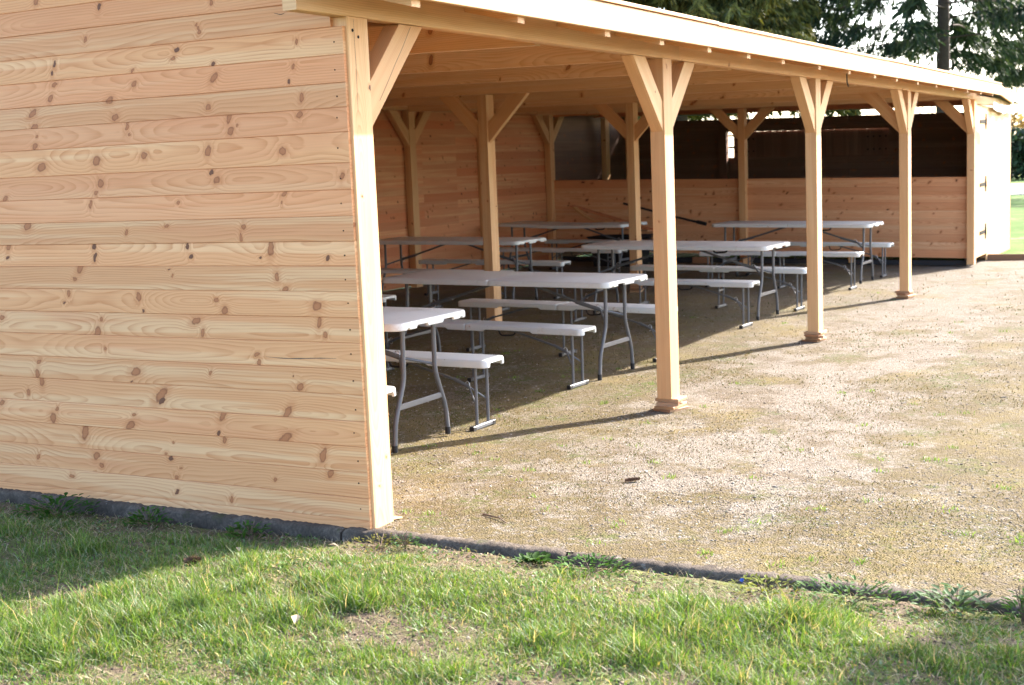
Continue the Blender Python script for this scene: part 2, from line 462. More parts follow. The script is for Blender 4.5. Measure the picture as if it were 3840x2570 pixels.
# ------------------------------------------------------------------ ground
def wob(x, y, s=1.0, seed=0.0):
    return (np.sin(x*1.7*s + seed) * np.cos(y*1.3*s + 2.1*seed) + 0.6*np.sin(x*4.1*s - y*3.3*s + seed*3)
            + 0.4*np.cos(x*7.3*s + y*8.9*s + seed*5) + 0.25*np.sin(x*17.*s + 1.3*seed)*np.sin(y*19.*s + seed)) / 2.25
def gz(x, y):
    x = np.asarray(x, float); y = np.asarray(y, float)
    return 0.066 - 0.106*np.clip(x/3.4, 0, 1) + 0.0135*np.clip(y, 0, 7.5) + 0.007*wob(x, y, 1.2, 1.0)
def lz(x, y):      # lawn
    x = np.asarray(x, float); y = np.asarray(y, float)
    bank = np.clip((-x - 0.12)/0.65, 0, 1); near = 0.047 - 0.030*np.clip((y + 0.25)/0.6, 0, 1) + 0.013*wob(x, y, 2.2, 4.0) + 0.085*bank*bank*(3 - 2*bank)
    under = gz(np.clip(x, 0, 16), np.clip(y, -14, 6.6)) - 0.09
    far = -0.03 + 0.03*wob(x, y, 0.4, 2.0) + 0.012*np.clip(x - 16, 0, 40)*0
    w1 = np.clip((x + 0.10)/0.04, 0, 1); w2 = np.clip((x - 15.90)/0.05, 0, 1)
    w3 = np.clip((np.abs(y + 3.5) - 10.45)/0.1, 0, 1)
    z = near*(1-w1) + (under*(1-w2) + far*w2)*w1
    return z*(1-w3) + (-0.03)*w3
def grid(name, xs, ys, zf, mat):
    X, Y = np.meshgrid(xs, ys, indexing='ij')
    Z = zf(X, Y)
    V = np.stack([X, Y, Z], -1).reshape(-1, 3)
    nx, ny = len(xs), len(ys)
    i = (np.arange(nx-1)[:, None]*ny + np.arange(ny-1)[None, :]).ravel()
    F = np.stack([i, i+ny, i+ny+1, i+1], -1).ravel()
    n = len(i)
    me = np_mesh(name, V, F, np.arange(n)*4, np.full(n, 4), mat)
    me.polygons.foreach_set('use_smooth', [True]*n)
    return me
xs = np.concatenate([np.arange(-0.02, 4, 0.05), np.arange(4, 15.86, 0.12), [15.86]])
ys = np.concatenate([np.arange(-14, -4, 0.4), np.arange(-4, 4, 0.05), np.arange(4, 6.6, 0.1), [6.6]])
yard = link('gravel_yard', grid('gravel_yard', xs, ys, gz, M['yard'])); yard['kind'] = 'structure'
yard['label'] = 'gravel yard grown over with ochre moss under and before the shelter'
xs = np.concatenate([[-300, -150, -80, -40, -20, -10, -6], np.arange(-4, -0.1, 0.05), [-.1, -.06, -.02, .5], np.arange(1, 15.9, 1.5), [15.89, 15.96], np.arange(16.5, 60, 1.5), [70, 90, 120, 200, 400, 700]])
ys = np.concatenate([[-700, -400, -200, -100, -60, -40, -30, -24, -18, -15], [-14.1, -14.0, -13.9], np.arange(-13, -4, 1), np.arange(-4, 4, 0.05), np.arange(4, 6.6, .5), [6.9, 7.0, 7.1, 9, 12, 16, 22, 30, 45, 70, 120, 250, 500, 700]])
lawn = link('lawn', grid('lawn', xs, ys, lz, M['lawn'])); lawn['kind'] = 'structure'
path = MB(); path.box(43, 56, -60, 60, -0.12, 0.004, 'y')
po = link('path', path.mesh('path', M['pathgrey'])); po['kind'] = 'structure'

# kerb of old stones along the near edge of the yard
kerb = thing('stone_kerb', 'weathered grey stone kerb between the lawn and the gravel yard', 'kerb', (-0.03, 0, 0))
kerb['kind'] = 'structure'
joints = [3.55, 2.42, 1.31, 0.135, -0.945, -1.99, -3.05, -4.1, -5.15]
for a, b in zip(joints[1:], joints[:-1]):
    rk = random.Random(int(a*100))
    n = 70; prof = [(0.05, -0.08), (0.05, 0.05), (0.042, 0.070), (0.0, 0.076), (-0.028, 0.074), (-0.039, 0.064), (-0.042, 0.02), (-0.044, -0.1)]
    vv = []; ff = []; uu = []
    dz = rk.uniform(-0.006, 0.006)
    for i in range(n + 1):
        t = i / n; y = a + 0.006 + (b - a - 0.012)*t
        e = min(t, 1 - t)*n
        sh = 1 - 0.14*max(0, 1 - e/1.6)
        chip = 0.010*max(0, rk.random() - .72)*3
        for j, (px, pz) in enumerate(prof):
            q = rk.uniform(-0.0026, 0.0026)
            zz = pz*(sh if pz > 0 else 1) + dz + q - (chip if 2 <= j <= 5 else 0)
            vv.append((px*(0.8 + .2*sh) + q, y, zz))
    k = len(prof)
    for i in range(n):
        for j in range(k - 1):
            p = i*k + j; ff.append((p, p+k, p+k+1, p+1))
    ff.append(tuple(range(k))); ff.append(tuple(reversed(range(n*k, n*k+k))))
    me = bpy.data.meshes.new('kerb_stone'); me.from_pydata(vv, [], ff); me.materials.append(M['stone'])
    me.polygons.foreach_set('use_smooth', [True]*len(me.polygons)); me.set_sharp_from_angle(angle=R(50)); me.update()
    link('kerb_stone', me, kerb)
edge = MB(); edge.bar((15.90, 0.35, -0.02), (15.90, -14, -0.02), 0.05, 0.14, bevel=0.006)
eo = link('edging_board', edge.mesh('edging_board', M['twig'])); eo['kind'] = 'structure'
eo['label'] = 'dark brown edging board at the far end of the gravel yard'

# ------------------------------------------------------------------ the timber shelter
SH = thing('picnic_shelter', 'open fronted shelter of new pale pine with plank gable wall and braced posts', 'shelter', (0, 0, 0))
PX = [0.0, 3.45, 6.93, 10.54, 14.65]
PW, PD = 0.15, 0.10          # post: along the front, into the shelter
SL = 0.02
def jz(y): return 2.246 + SL*y

def add(name, mb, mat, parent=SH, L=2.0, W=0.5, nk=6, rmin=.005, rmax=.012, nmax=6, smooth=False):
    o = link(name, mb.mesh(name, M[mat], smooth), parent)
    if nk: knots(o, L, W, nk, rmin, rmax, nmax)
    return o
def dress(x0, x1, y0, y1, z0, z1, axis='z', b=0.003):
    mb = MB(); mb.box(x0, x1, y0, y1, z0, z1, axis, b); return mb

def shims(post, x, y, ground, top, n, seed):
    rs = random.Random(seed)
    h = (top - ground) / n
    for i in range(n):
        mb = MB()
        ex = rs.uniform(-0.005, 0.05); ey = rs.uniform(0.0, 0.034)
        cx, cyy = x + PW/2 + rs.uniform(-.018, .018), y + PD/2 + rs.uniform(-.016, .016)
        a = rs.uniform(-0.35, 0.35); dx, dy = math.cos(a), math.sin(a)
        l = PW/2 + ex
        t0, t1 = rs.uniform(-.12, .25)*h, rs.uniform(-.12, .25)*h
        zc = ground + h*(i + .5)
        mb.bar((cx - dx*l, cyy - dy*l, zc + t0*.4), (cx + dx*l, cyy + dy*l, zc - t0*.4), PD + 2*ey, h*0.93, (0, 0, 1), rs.uniform(-.012, .012), rs.uniform(-.012, .012), bevel=min(0.003, h*.2))
        o = link('shim', mb.mesh('shim', M['shingle']), post)
        knots(o, .2, .2, 1, .004, .008, 2)

def xbrace(post, x, y, ztop, sgn, run=0.43, drop=0.46, w=0.125, t=0.08, y0=None):
    """brace in the plane of a row: from the post side up to the beam"""
    mb = MB()
    xs_ = x if sgn < 0 else x + PW
    yc = y + PD/2 if y0 is None else y0
    z0 = ztop - drop
    # parallelogram prism: foot on the post (vertical cut), head under the beam (level cut)
    c = 0.19
    P = [(xs_, z0), (xs_, z0 + c), (xs_ + sgn*(run - c + 0.02), ztop - 0.002), (xs_ + sgn*(run + 0.02), ztop - 0.002)]
    for k, yy in ((1, yc - t/2), (-1, yc + t/2)):
        pts = [(a, yy, b) for a, b in P]
        d = Vector((P[3][0]-P[0][0], P[3][1]-P[0][1])).normalized(); nn = Vector((-d.y, d.x))
        uvs = [((a-P[0][0])*d.x + (b-P[0][1])*d.y, (a-P[0][0])*nn.x + (b-P[0][1])*nn.y + .2*k) for a, b in P]
        if k*sgn < 0: pts.reverse(); uvs.reverse()
        mb.quad(pts, uvs)
    for i in range(4):
        j = (i + 1) % 4
        a, b = P[i], P[j]; L = math.hypot(b[0]-a[0], b[1]-a[1])
        pts = [(a[0], yc - t/2, a[1]), (b[0], yc - t/2, b[1]), (b[0], yc + t/2, b[1]), (a[0], yc + t/2, a[1])]
        uvs = [(0, .5), (L, .5), (L, .5 + t), (0, .5 + t)]
        if sgn < 0: pts.reverse(); uvs.reverse()
        mb.quad(pts, uvs)
    o = link('brace', mb.mesh('brace', M['frame']), post); knots(o, .6, .12, 3, .004, .011, 4)
def ybrace(post, x, y, sgn, run=0.42, drop=0.46, w=.125, t=0.06, xc=None):
    ys_ = y + PD if sgn > 0 else y
    xcen = x + 0.05 if xc is None else xc
    zt = jz(ys_ + sgn*run*.7)
    c = 0.19
    P = [(ys_, zt - drop), (ys_, zt - drop + c), (ys_ + sgn*(run - c + .03), jz(ys_ + sgn*(run - c)) - .002), (ys_ + sgn*(run + .03), jz(ys_ + sgn*run) - .002)]
    mb = MB()
    for k, xx in ((-1, xcen - t/2), (1, xcen + t/2)):
        pts = [(xx, a, b) for a, b in P]
        d = Vector((P[3][0]-P[0][0], P[3][1]-P[0][1])).normalized(); nn = Vector((-d.y, d.x))
        uvs = [((a-P[0][0])*d.x + (b-P[0][1])*d.y, (a-P[0][0])*nn.x + (b-P[0][1])*nn.y + .2*k) for a, b in P]
        if k*sgn > 0: pts.reverse(); uvs.reverse()
        mb.quad(pts, uvs)
    for i in range(4):
        j = (i + 1) % 4
        a, b = P[i], P[j]; L = math.hypot(b[0]-a[0], b[1]-a[1])
        pts = [(xcen - t/2, a[0], a[1]), (xcen - t/2, b[0], b[1]), (xcen + t/2, b[0], b[1]), (xcen + t/2, a[0], a[1])]
        if sgn > 0: pts.reverse()
        mb.quad(pts, [(0, .5), (L, .5), (L, .5 + t), (0, .5 + t)])
    o = link('brace', mb.mesh('brace', M['frame']), post); knots(o, .6, .12, 3, .004, .011, 4)

# front row
bot = [0.066, 0.045, 0.045, 0.045, 0.0]
for i, x in enumerate(PX):
    p = add('post', dress(x, x + PW, 0, PD, bot[i], 2.249), 'frame', L=2.2, W=.5, nk=6, rmin=.004, rmax=.011)
    if i in (1, 2, 3):
        shims(p, x, 0, float(gz(x + .07, .05)) - .005, bot[i], (4, 5, 4)[i-1], 11 + i)
    if i == 0:
        mb = MB(); mb.bar((0.14, .035, .075), (.225, .03, .062), .05, .008, bevel=.002)
        o = link('shim', mb.mesh('shim', M['frame']), p); o['label'] = 'flat pale board chip under the corner post'
        for xx, zz in ((.035, 2.195), (.075, 2.17)):
            mb = MB(); mb.tube([(xx, .002, zz), (xx, -.0015, zz)], .007, 8); link('screw_head', mb.mesh('screw_head', M['iron']), p)
    if i > 0: xbrace(p, x, 0, 2.249, -1)
    if i < 4: xbrace(p, x, 0, 2.249, 1)
    if i >= 3: ybrace(p, x, 0, 1)
def pcrack(parent, pts, wd):
    mb = MB()
    for (a, b) in zip(pts[:-1], pts[1:]):
        a, b = Vector(a), Vector(b)
        mb.quad([a + Vector((-wd/2, 0, 0)), b + Vector((-wd/2, 0, 0)), b + Vector((wd/2, 0, 0)), a + Vector((wd/2, 0, 0))], [(0, 0)]*4)
    link('drying_crack', mb.mesh('drying_crack', M['twig']), parent)
P0 = [o for o in SH.children if o.name == 'post'][0]
B0 = [o for o in P0.children if o.name.startswith('brace')][0]
pcrack(B0, [(.50, .0095, 2.24), (.43, .0095, 2.15), (.36, .0095, 2.07), (.29, .0095, 1.985), (.225, .0095, 1.91)], .004)
pcrack(P0, [(.045, -.0006, 2.24), (.047, -.0006, 2.05), (.044, -.0006, 1.86)], .002)
# middle row, under the joists; back row, under the back beam
for i, x in enumerate(PX):
    if i == 0: continue
    y = 3.27
    b = float(gz(x, y)) - .01
    pb = b if i != 2 and i != 3 else b + .05
    p = add('post', dress(x, x + PW, y, y + PD, pb + (0.05 if i == 3 else 0), jz(y)), 'frame', L=2.2, W=.5, nk=6, rmin=.004, rmax=.011)
    if pb > b: shims(p, x, y, b, pb + (0.05 if i == 3 else 0), 3, 31 + i)
    ybrace(p, x, y, -1); ybrace(p, x, y, 1)
for i, x in enumerate(PX + [17.85]):
    y = 6.49
    p = add('post', dress(x, x + PW, y, y + PD, float(gz(x, y)) - .02, jz(y) + .02), 'frame', L=2.2, W=.5, nk=6, rmin=.004, rmax=.011)
    if i < 5:
        if i > 0: xbrace(p, x, y, jz(y) + .02, -1)
        xbrace(p, x, y, jz(y) + .02, 1)
# beams: front (in lengths that butt over the posts), back
cuts = [-0.339, 3.74, 7.35, 10.98, 14.80]
for a, b in zip(cuts[:-1], cuts[1:]):
    o = add('front_beam', dress(a + .002, b, 0.0, 0.068, 2.25, 2.405, 'x', .004), 'frame', L=b-a, W=.5, nk=4, rmin=.008, rmax=.014)
cuts = [-0.375, 3.74, 7.35, 10.98, 18.2]
for a, b in zip(cuts[:-1], cuts[1:]):
    add('back_beam', dress(a + .002, b, 6.49, 6.59, jz(6.49) + .022, jz(6.49) + .19, 'x', .004), 'frame', L=b-a, W=.5, nk=4)
# rafters with tails over the front beam; every second one is deep
tails = [0.02, 0.97, 1.95, 2.71, 3.50, 4.27, 5.05, 6.01, 6.93, 7.83, 8.71, 9.66, 10.60, 11.55, 12.46, 13.4, 14.30]
def yzprism(x0, x1, P):
    mb = MB()
    for k, xx in ((-1, x0), (1, x1)):
        pts = [(xx, a, b) for a, b in P]; uvs = [(a, b - 2.2) for a, b in P]
        if k < 0: pts.reverse(); uvs.reverse()
        mb.quad(pts, uvs)
    for i in range(len(P)):
        j = (i + 1) % len(P); a, b = P[i], P[j]; L = math.hypot(b[0]-a[0], b[1]-a[1])
        mb.quad([(x0, a[0], a[1]), (x1, a[0], a[1]), (x1, b[0], b[1]), (x0, b[0], b[1])], [(0, .4), (0, .4 + x1 - x0), (L, .4 + x1 - x0), (L, .4)])
    return mb
ytl, yend = -0.285, 6.95
PITCH_R = 0.262
RY = 3.45
def rz_(y):       # underside of the roof boards
    return 2.441 + PITCH_R*((y + .285) if y <= RY else (2*RY - y + .285))
for i, x in enumerate(tails):
    xm = x if i else 0.055
    front = [(ytl, 2.268), (-.001, 2.268 + .284*PITCH_R), (-.001, 2.407), (.101, 2.407), (.16, 2.407), (RY - .001, rz_(RY) - .16), (RY - .001, rz_(RY)), (ytl, 2.441)]
    o = add('rafter', yzprism(xm, xm + .065, front), 'frame', L=4, W=.2, nk=4, rmin=.008, rmax=.018)
    back = [(RY + .001, rz_(RY) - .16), (6.488, rz_(6.488) - .16), (6.488, jz(6.488) + .195), (6.592, jz(6.488) + .195), (7.10, rz_(7.1) - .15), (7.10, rz_(7.1)), (RY + .001, rz_(RY))]
    add('rafter', yzprism(xm, xm + .065, back), 'frame', L=4, W=.2, nk=2)
    if i % 2 == 0:
        xj = xm - .002 if i else .072
        tie = [(.102, jz(.1)), (6.488, jz(6.488)), (6.488, jz(6.488) + .19), (.102, jz(.1) + .12 if False else jz(.1) + .16)]
        o = add('joist', yzprism(xj - .062, xj - .002, tie) if i else yzprism(.123, .185, tie), 'joist', L=6, W=.2, nk=0)
        for q in range(6): o['k%d' % q] = [0.3 + rng.uniform(0, 5.6), 0.06 + rng.uniform(0, .16), rng.uniform(.008, .02)]
# fascia in lengths, edge strip on top, felt above
fc = [-0.42, 3.1, 6.6, 10.3, 14.86]
for a, b in zip(fc[:-1], fc[1:]):
    add('fascia_board', dress(a + .002, b, -.312, -.287, 2.298, 2.437, 'x', .003), 'frame', L=b-a, W=.15, nk=3, rmin=.008, rmax=.014)
ec = [-0.42, 3.62, 8.2, 11.6, 14.86]
for i, (a, b) in enumerate(zip(ec[:-1], ec[1:])):
    mb = MB(); mb.bar((a + .002, -.29, 2.4515 - .004*(i % 2)), (b, -.29, 2.4515 - .004*(i % 2)), .062, .02, bevel=.002)
    add('eave_strip', mb, 'frame', L=b-a, W=.1, nk=2)
def felt(name, x0, x1, y0, y1, zf, n=14, k=14, th=.006):
    mb = MB()
    for lvl in (0, th):
        for i in range(n):
            for j in range(k):
                a, b = x0 + (x1-x0)*i/n, x0 + (x1-x0)*(i+1)/n
                c, d = y0 + (y1-y0)*j/k, y0 + (y1-y0)*(j+1)/k
                q = [(a, c), (b, c), (b, d), (a, d)]
                pts = [(xx, yy, zf(xx, yy) + lvl) for xx, yy in q]
                if lvl == 0: pts.reverse()
                mb.quad(pts, [(0, 0)]*4)
    o = link(name, mb.mesh(name, M['felt']), SH)
# boarded roof, pale boards lapping from the eave up to the ridge
nb = 18
for k in range(nb):
    y0 = -.325 + (RY + .325)*k/nb; y1 = -.325 + (RY + .325)*(k + 1)/nb + .004
    for side in (0, 1):
        mb = MB()
        A = (y0, rz_(y0 + .0) + .012 if y0 > -.285 else 2.441 + PITCH_R*(y0 + .285) + .012); B = (y1, 2.441 + PITCH_R*(y1 + .285) + .010)
        if k == 0 and side == 0: A = (-.285, 2.453)
        ym, zm = (A[0] + B[0])/2, (A[1] + B[1])/2
        if side: ym = 2*RY - ym
        up = Vector((0, -PITCH_R if not side else PITCH_R, 1)).normalized()
        w = math.hypot(B[0] - A[0], B[1] - A[1])
        mb.bar((-.42, ym, zm), (14.86, ym, zm), w - .002, .02, up, bevel=.002)
        add('roof_board', mb, 'frame', L=15, W=.2, nk=2)
# gable wall of planks
SEAM = [.0, .107, .206, .32, .433, .544, .66, .771, .885, .995, 1.106, 1.216, 1.321, 1.427, 1.538, 1.65, 1.778, 1.88, 1.982, 2.097, 2.211, 2.322, 2.433, 2.545, 2.655, 2.765, 2.876, 2.987, 3.098, 3.209, 3.32, 3.43]
KN = [tuple(float(q) for q in s.split(',')) for s in '1.763,2.470,0.0154;1.362,2.406,-0.0123;0.700,2.368,0.0113;1.469,2.270,0.0100;0.783,2.266,0.0092;0.791,2.281,0.0061;0.779,2.249,0.0107;1.677,2.172,-0.0120;1.697,2.131,-0.0103;0.916,2.182,-0.0125;0.941,2.146,0.0078;0.250,2.164,0.0093;1.688,2.078,0.0120;1.184,2.049,0.0113;0.713,2.046,0.0138;0.712,2.105,-0.0099;1.187,2.111,0.0081;0.275,2.064,0.0101;0.303,2.000,-0.0094;1.722,2.016,0.0138;1.850,1.951,0.0158;1.344,1.984,0.0182;1.318,1.905,0.0182;0.758,1.920,0.0139;0.244,1.931,0.0116;1.847,1.884,0.0159;1.852,1.794,0.0142;1.834,1.843,0.0071;1.248,1.856,0.0099;1.239,1.823,0.0074;1.241,1.876,0.0082;0.641,1.870,0.0152;0.639,1.809,0.0153;0.599,1.835,0.0068;0.257,1.860,0.0145;0.244,1.803,0.0123;1.818,1.694,0.0230;1.455,1.712,0.0237;1.156,1.724,0.0180;0.775,1.730,0.0171;0.360,1.711,0.0177;1.440,1.606,0.0203;0.764,1.635,-0.0101;0.735,1.600,0.0187;0.056,1.594,0.0129;1.477,1.563,0.0111;2.089,1.550,0.0110;1.517,1.508,0.0112;0.969,1.507,0.0080;0.365,1.527,0.0104;0.382,1.490,0.0067;1.952,1.414,0.0253;1.302,1.372,0.0101;1.051,1.402,0.0081;0.603,1.390,0.0123;0.622,1.343,0.0093;2.098,1.313,0.0148;2.109,1.258,-0.0093;1.519,1.308,-0.0138;1.517,1.259,-0.0130;0.938,1.305,-0.0113;0.921,1.260,-0.0113;0.459,1.294,0.0182;0.519,1.253,-0.0069;0.154,1.250,-0.0103;1.616,1.208,0.0192;1.659,1.156,0.0116;1.054,1.199,-0.0045;1.037,1.174,0.0054;0.434,1.171,0.0150;0.392,1.113,0.0133;1.709,1.085,0.0146;1.742,1.042,-0.0059;1.257,1.072,0.0167;1.231,1.006,-0.0083;0.788,1.062,0.0114;0.743,1.015,0.0192;0.227,1.042,0.0228;2.189,0.959,0.0145;1.508,0.962,0.0105;1.540,0.898,0.0192;0.918,0.964,0.0160;0.881,0.913,0.0124;0.221,0.970,0.0147;0.192,0.916,0.0106;1.497,0.822,0.0096;0.574,0.821,0.0103;0.564,0.785,0.0112;1.955,0.741,0.0142;1.972,0.679,0.0153;1.313,0.714,0.0207;0.851,0.726,0.0089;0.344,0.684,0.0168;0.381,0.726,-0.0042;1.343,0.669,-0.0047;1.948,0.654,0.0183;2.049,0.584,0.0124;1.164,0.609,0.0241;1.161,0.581,-0.0139;0.425,0.560,0.0187;2.245,0.522,0.0148;1.855,0.509,0.0091;1.887,0.461,0.0244;1.343,0.506,0.0086;1.373,0.453,0.0191;0.797,0.531,0.0178;0.829,0.448,-0.0108;0.444,0.448,0.0205;1.676,0.402,0.0238;1.110,0.389,0.0065;1.159,0.329,0.0075;0.799,0.417,0.0143;0.243,0.383,0.0184;2.019,0.255,0.0124;1.614,0.288,0.0218;1.584,0.243,0.0138;1.133,0.309,-0.0140;1.074,0.263,0.0065;1.103,0.221,0.0112;0.518,0.254,0.0087;0.208,0.303,0.0184;1.791,0.174,0.0122;1.108,0.148,-0.0103;0.778,0.139,0.0108'.split(';')]
frame = MB()
for y in (.9, 1.9, 2.9, 3.9, 4.9, 5.9): frame.box(.002, .07, y, y + .07, .08, 2.40, 'z')
GW = link('gable_wall', frame.mesh('gable_wall', M['frame']), SH)
GW['label'] = 'wall of lapped horizontal pine planks with many knots'
def plank_mesh(name, L, h, th, mat, face='-x', tongue=True):
    """lies along +y from 0, height z 0..h, weather face at x=-th (flat back at x=0); chamfered long edges"""
    c = 0.0022
    prof = [(0, 0), (-th + c*1.4, 0), (-th, c), (-th, h - c*1.3), (-th + c*1.6, h), (0, h)]
    mb = MB()
    n = len(prof)
    for i in range(n):
        j = (i + 1) % n; a, b = prof[i], prof[j]
        pts = [(a[0], 0, a[1]), (b[0], 0, b[1]), (b[0], L, b[1]), (a[0], L, a[1])]
        uv = [(0, a[1]), (0, b[1]), (L, b[1]), (L, a[1])]
        if i in (0, 4): uv = [(0, .3 + a[0]), (0, .3 + b[0]), (L, .3 + b[0]), (L, .3 + a[0])]
        if i == 5: uv = [(0, .5 + a[1]), (0, .5 + b[1]), (L, .5 + b[1]), (L, .5 + a[1])]
        pts.reverse(); uv.reverse()
        mb.quad(pts, uv)
    mb.quad([(a, 0, b) for a, b in prof], [(a*.3 + .6, b) for a, b in prof])
    mb.quad([(a, L, b) for a, b in reversed(prof)], [(a*.3 + .6, b) for a, b in reversed(prof)])
    return mb.mesh(name, M[mat])
for i in range(len(SEAM) - 1):
    z0, z1 = SEAM[i], SEAM[i+1] - .0004
    if i == 0: z0 = .064
    y0 = .012 if z1 < 2.24 else .072
    yr = 6.58
    if z1 > 2.44:
        y0 = (z1 - 2.40)/PITCH_R - .285; yr = min(6.58, 2*RY - y0)
        if y0 > RY - .2: continue
    lean = rng.uniform(-.0012, .0016)
    split = 3.6 if i % 2 else 4.3
    if yr < split + .3 or y0 > split - .3: split = (y0 + yr)/2
    for a, b in ((y0, split), (split + .002, yr)):
        o = link('plank', plank_mesh('plank', b - a, z1 - z0, .019, 'board'), GW, (0.0 + lean*(1 if a < 1 else 0), a, z0))
        sel = [k for k in KN if z0 - .012 < k[1] < z1 + .012 and a - .02 < k[0] < b] if a < 1 else []
        # a knot belongs to the plank its centre lies on, or the nearer one at a seam
        sel = [k for k in sel if z0 <= k[1] <= z1 + .003]
        for q, k in enumerate(sel[:9]):
            o['k%d' % q] = [k[0] - a, k[1] - z0, k[2]]
        q = len(sel[:9])
        xtra = 0
        while q < 9 and xtra < 4:
            r = rng.uniform(.008, .016)*(-1 if rng.random() < .25 else 1)
            lo = 2.35 if a < 1 else 0.1
            o['k%d' % q] = [rng.uniform(lo, max(lo + .2, b - a)), rng.uniform(.02, .09), r]; q += 1; xtra += 1
# boards added across the far roof end to keep sun off the rear wall
eg = MB(); eg.box(14.76, 14.80, 3.40, 3.50, 2.36, 3.2, 'z')
EG = link('sun_stop_gable', eg.mesh('sun_stop_gable', M['frame']), SH)
for i in range(10):
    z0 = 2.36 + .1105*i; z1 = z0 + .1103
    yy0, yy1 = max(.02, (z0 - 2.439)/PITCH_R - .285), max(.02, (z1 - 2.439)/PITCH_R - .285)
    if yy1 > RY - .1: break
    e0, e1 = min(7.0, 2*RY - yy0), min(7.0, 2*RY - yy1)
    o = link('plank', yzprism(14.805, 14.825, [(yy0, z0), (e0, z0), (e1, z1), (yy1, z1)]).mesh('plank', M['board_back']), EG); knots(o, 4, .1, 4, .006, .014)
# nail heads on the gable planks by the corner post: part of the wall
nails = MB()
for i in range(1, 20):
    z = (SEAM[i] + SEAM[i+1])/2 + rng.uniform(-.01, .01); y = .062 + rng.uniform(-.008, .008)
    nails.tube([(-.0185, y, z), (-.0206, y, z)], .0036, 6)
link('nail_head', nails.mesh('nail_head', M['iron']), GW)['kind'] = 'stuff'
# long drying splits in two planks (open cracks, filled dark)
def crack(y0, y1, z, h):
    mb = MB(); n = 14
    up = []; lo = []
    for i in range(n + 1):
        t = i/n; y = y0 + (y1-y0)*t; zz = z + .004*math.sin(t*5 + y0*9)
        w = h*math.sin(math.pi*min(.98, max(.02, t)))**.6*(.7 + .5*rng.random())
        up.append((-.0196, y, zz + w)); lo.append((-.0196, y, zz - w))
    for i in range(n): mb.quad([lo[i], up[i], up[i+1], lo[i+1]], [(0, 0)]*4)
    o = link('crack', mb.mesh('crack', M['twig']), GW)
crack(.14, .525, .812, .0022); crack(.37, .52, 1.361, .0035); crack(.30, .36, 2.288, .002)

# back wall: planks beyond the back posts, whole length of the shelter
bw = MB()
for x in (1.7, 5.2, 8.7, 12.5): bw.box(x, x + .07, 6.55, 6.598, .05, 2.40, 'z')
BWALL = link('rear_wall', bw.mesh('rear_wall', M['frame']), SH)
BWALL['label'] = 'reddish pine plank wall behind the back posts'
pm = {}
def pmesh(L, mat, h=.11075):
    k = (round(L, 3), mat, h)
    if k not in pm: pm[k] = plank_mesh('plank', L, h, .019, mat)
    return pm[k]
segs = [(-.0, 3.7), (3.702, 7.2), (7.202, 11.0), (11.002, 14.8), (14.802, 18.2)]
for r_ in range(23):
    z = .06 + r_*.1105
    off = 0.0 if r_ % 2 == 0 else 0.9
    for a, b in segs:
        a2, b2 = (a + off if .1 < a < 14 else a), (b + off if b < 14 else b)
        o = link('plank', pmesh(b2 - a2, 'board_back' if a < 14 else 'board_shade'), BWALL, (a2, 6.602, z))  # lengths inside the kiosk take the colour darkened for its shade
        o.rotation_euler = (0, 0, R(-90))       # along +x, weather face towards the yard? flat back inwards
        o.location = (a2, 6.602 + .0, z)
        knots(o, b2 - a2, .11, 5, .008, .016, 5, .5)

# half wall of planks before the kiosk room, in the plane behind the last posts
hw = MB()
for y in (1.7, 5.0): hw.box(14.775, 14.845, y, y + .07, .02, 1.16 + SL*y, 'z')
HWALL = link('half_wall', hw.mesh('half_wall', M['frame']), SH)
HWALL['label'] = 'waist high plank wall in front of the dark kiosk room'
T = math.atan(.0235)
for r_ in range(10):
    z = .075 + r_*.1108
    for a, b in ((.105, 3.3), (3.302, 6.49)):
        if r_ % 3 == 1: a, b = (.105, 4.4) if a < 1 else (4.402, 6.49)
        o = link('plank', pmesh(b - a, 'board_half'), HWALL, (14.77, a, z + .0235*a))
        o.rotation_euler = (T, 0, 0)
        knots(o, b - a, .11, 5, .008, .018, 5)
mb = MB(); mb.bar((14.80, .105, 1.192 + .0235*.105), (14.80, 6.49, 1.192 + .0235*6.49), .13, .022, bevel=.003)
add('counter_board', mb, 'board_back', L=6, W=.1, nk=3)
mb = MB(); mb.bar((14.70, .12, -.0), (14.70, 6.4, .08), .07, .05, bevel=.004)
mb = MB(); mb.bar((14.86, .12, .005), (14.86, 6.45, .09), .09, .07, bevel=.004)
add('sill', mb, 'felt', nk=0)

# kiosk room: end wall with hatch, front wall with door, low roof
KX = 18.0
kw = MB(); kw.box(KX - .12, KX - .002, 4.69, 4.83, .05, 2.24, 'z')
KWALL = link('end_wall', kw.mesh('end_wall', M['board_shade']), SH)
KWALL['label'] = 'dark plank wall at the back of the kiosk room'
for r_ in range(20):
    z = .055 + r_*.1105
    if r_ == 19: continue
    spans = [(.02, 3.4), (3.402, 6.6)] if r_ % 2 else [(.02, 2.6), (2.602, 6.6)]
    if 13 <= r_ <= 16:
        spans = [(.02, 1.93), (4.70, 6.6)]
    for a, b in spans:
        o = link('plank', pmesh(b - a, 'board_shade'), KWALL, (KX + .02, a, z + .0235*a)); o.rotation_euler = (T, 0, 0)
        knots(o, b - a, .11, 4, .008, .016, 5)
hatch = MB()
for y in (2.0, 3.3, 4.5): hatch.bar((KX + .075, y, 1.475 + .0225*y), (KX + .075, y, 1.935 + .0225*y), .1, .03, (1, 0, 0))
HT = link('hatch', hatch.mesh('hatch', M['board_shade']), SH)
HT['label'] = 'closed serving hatch of upright boards with bolts'
yy = 1.90
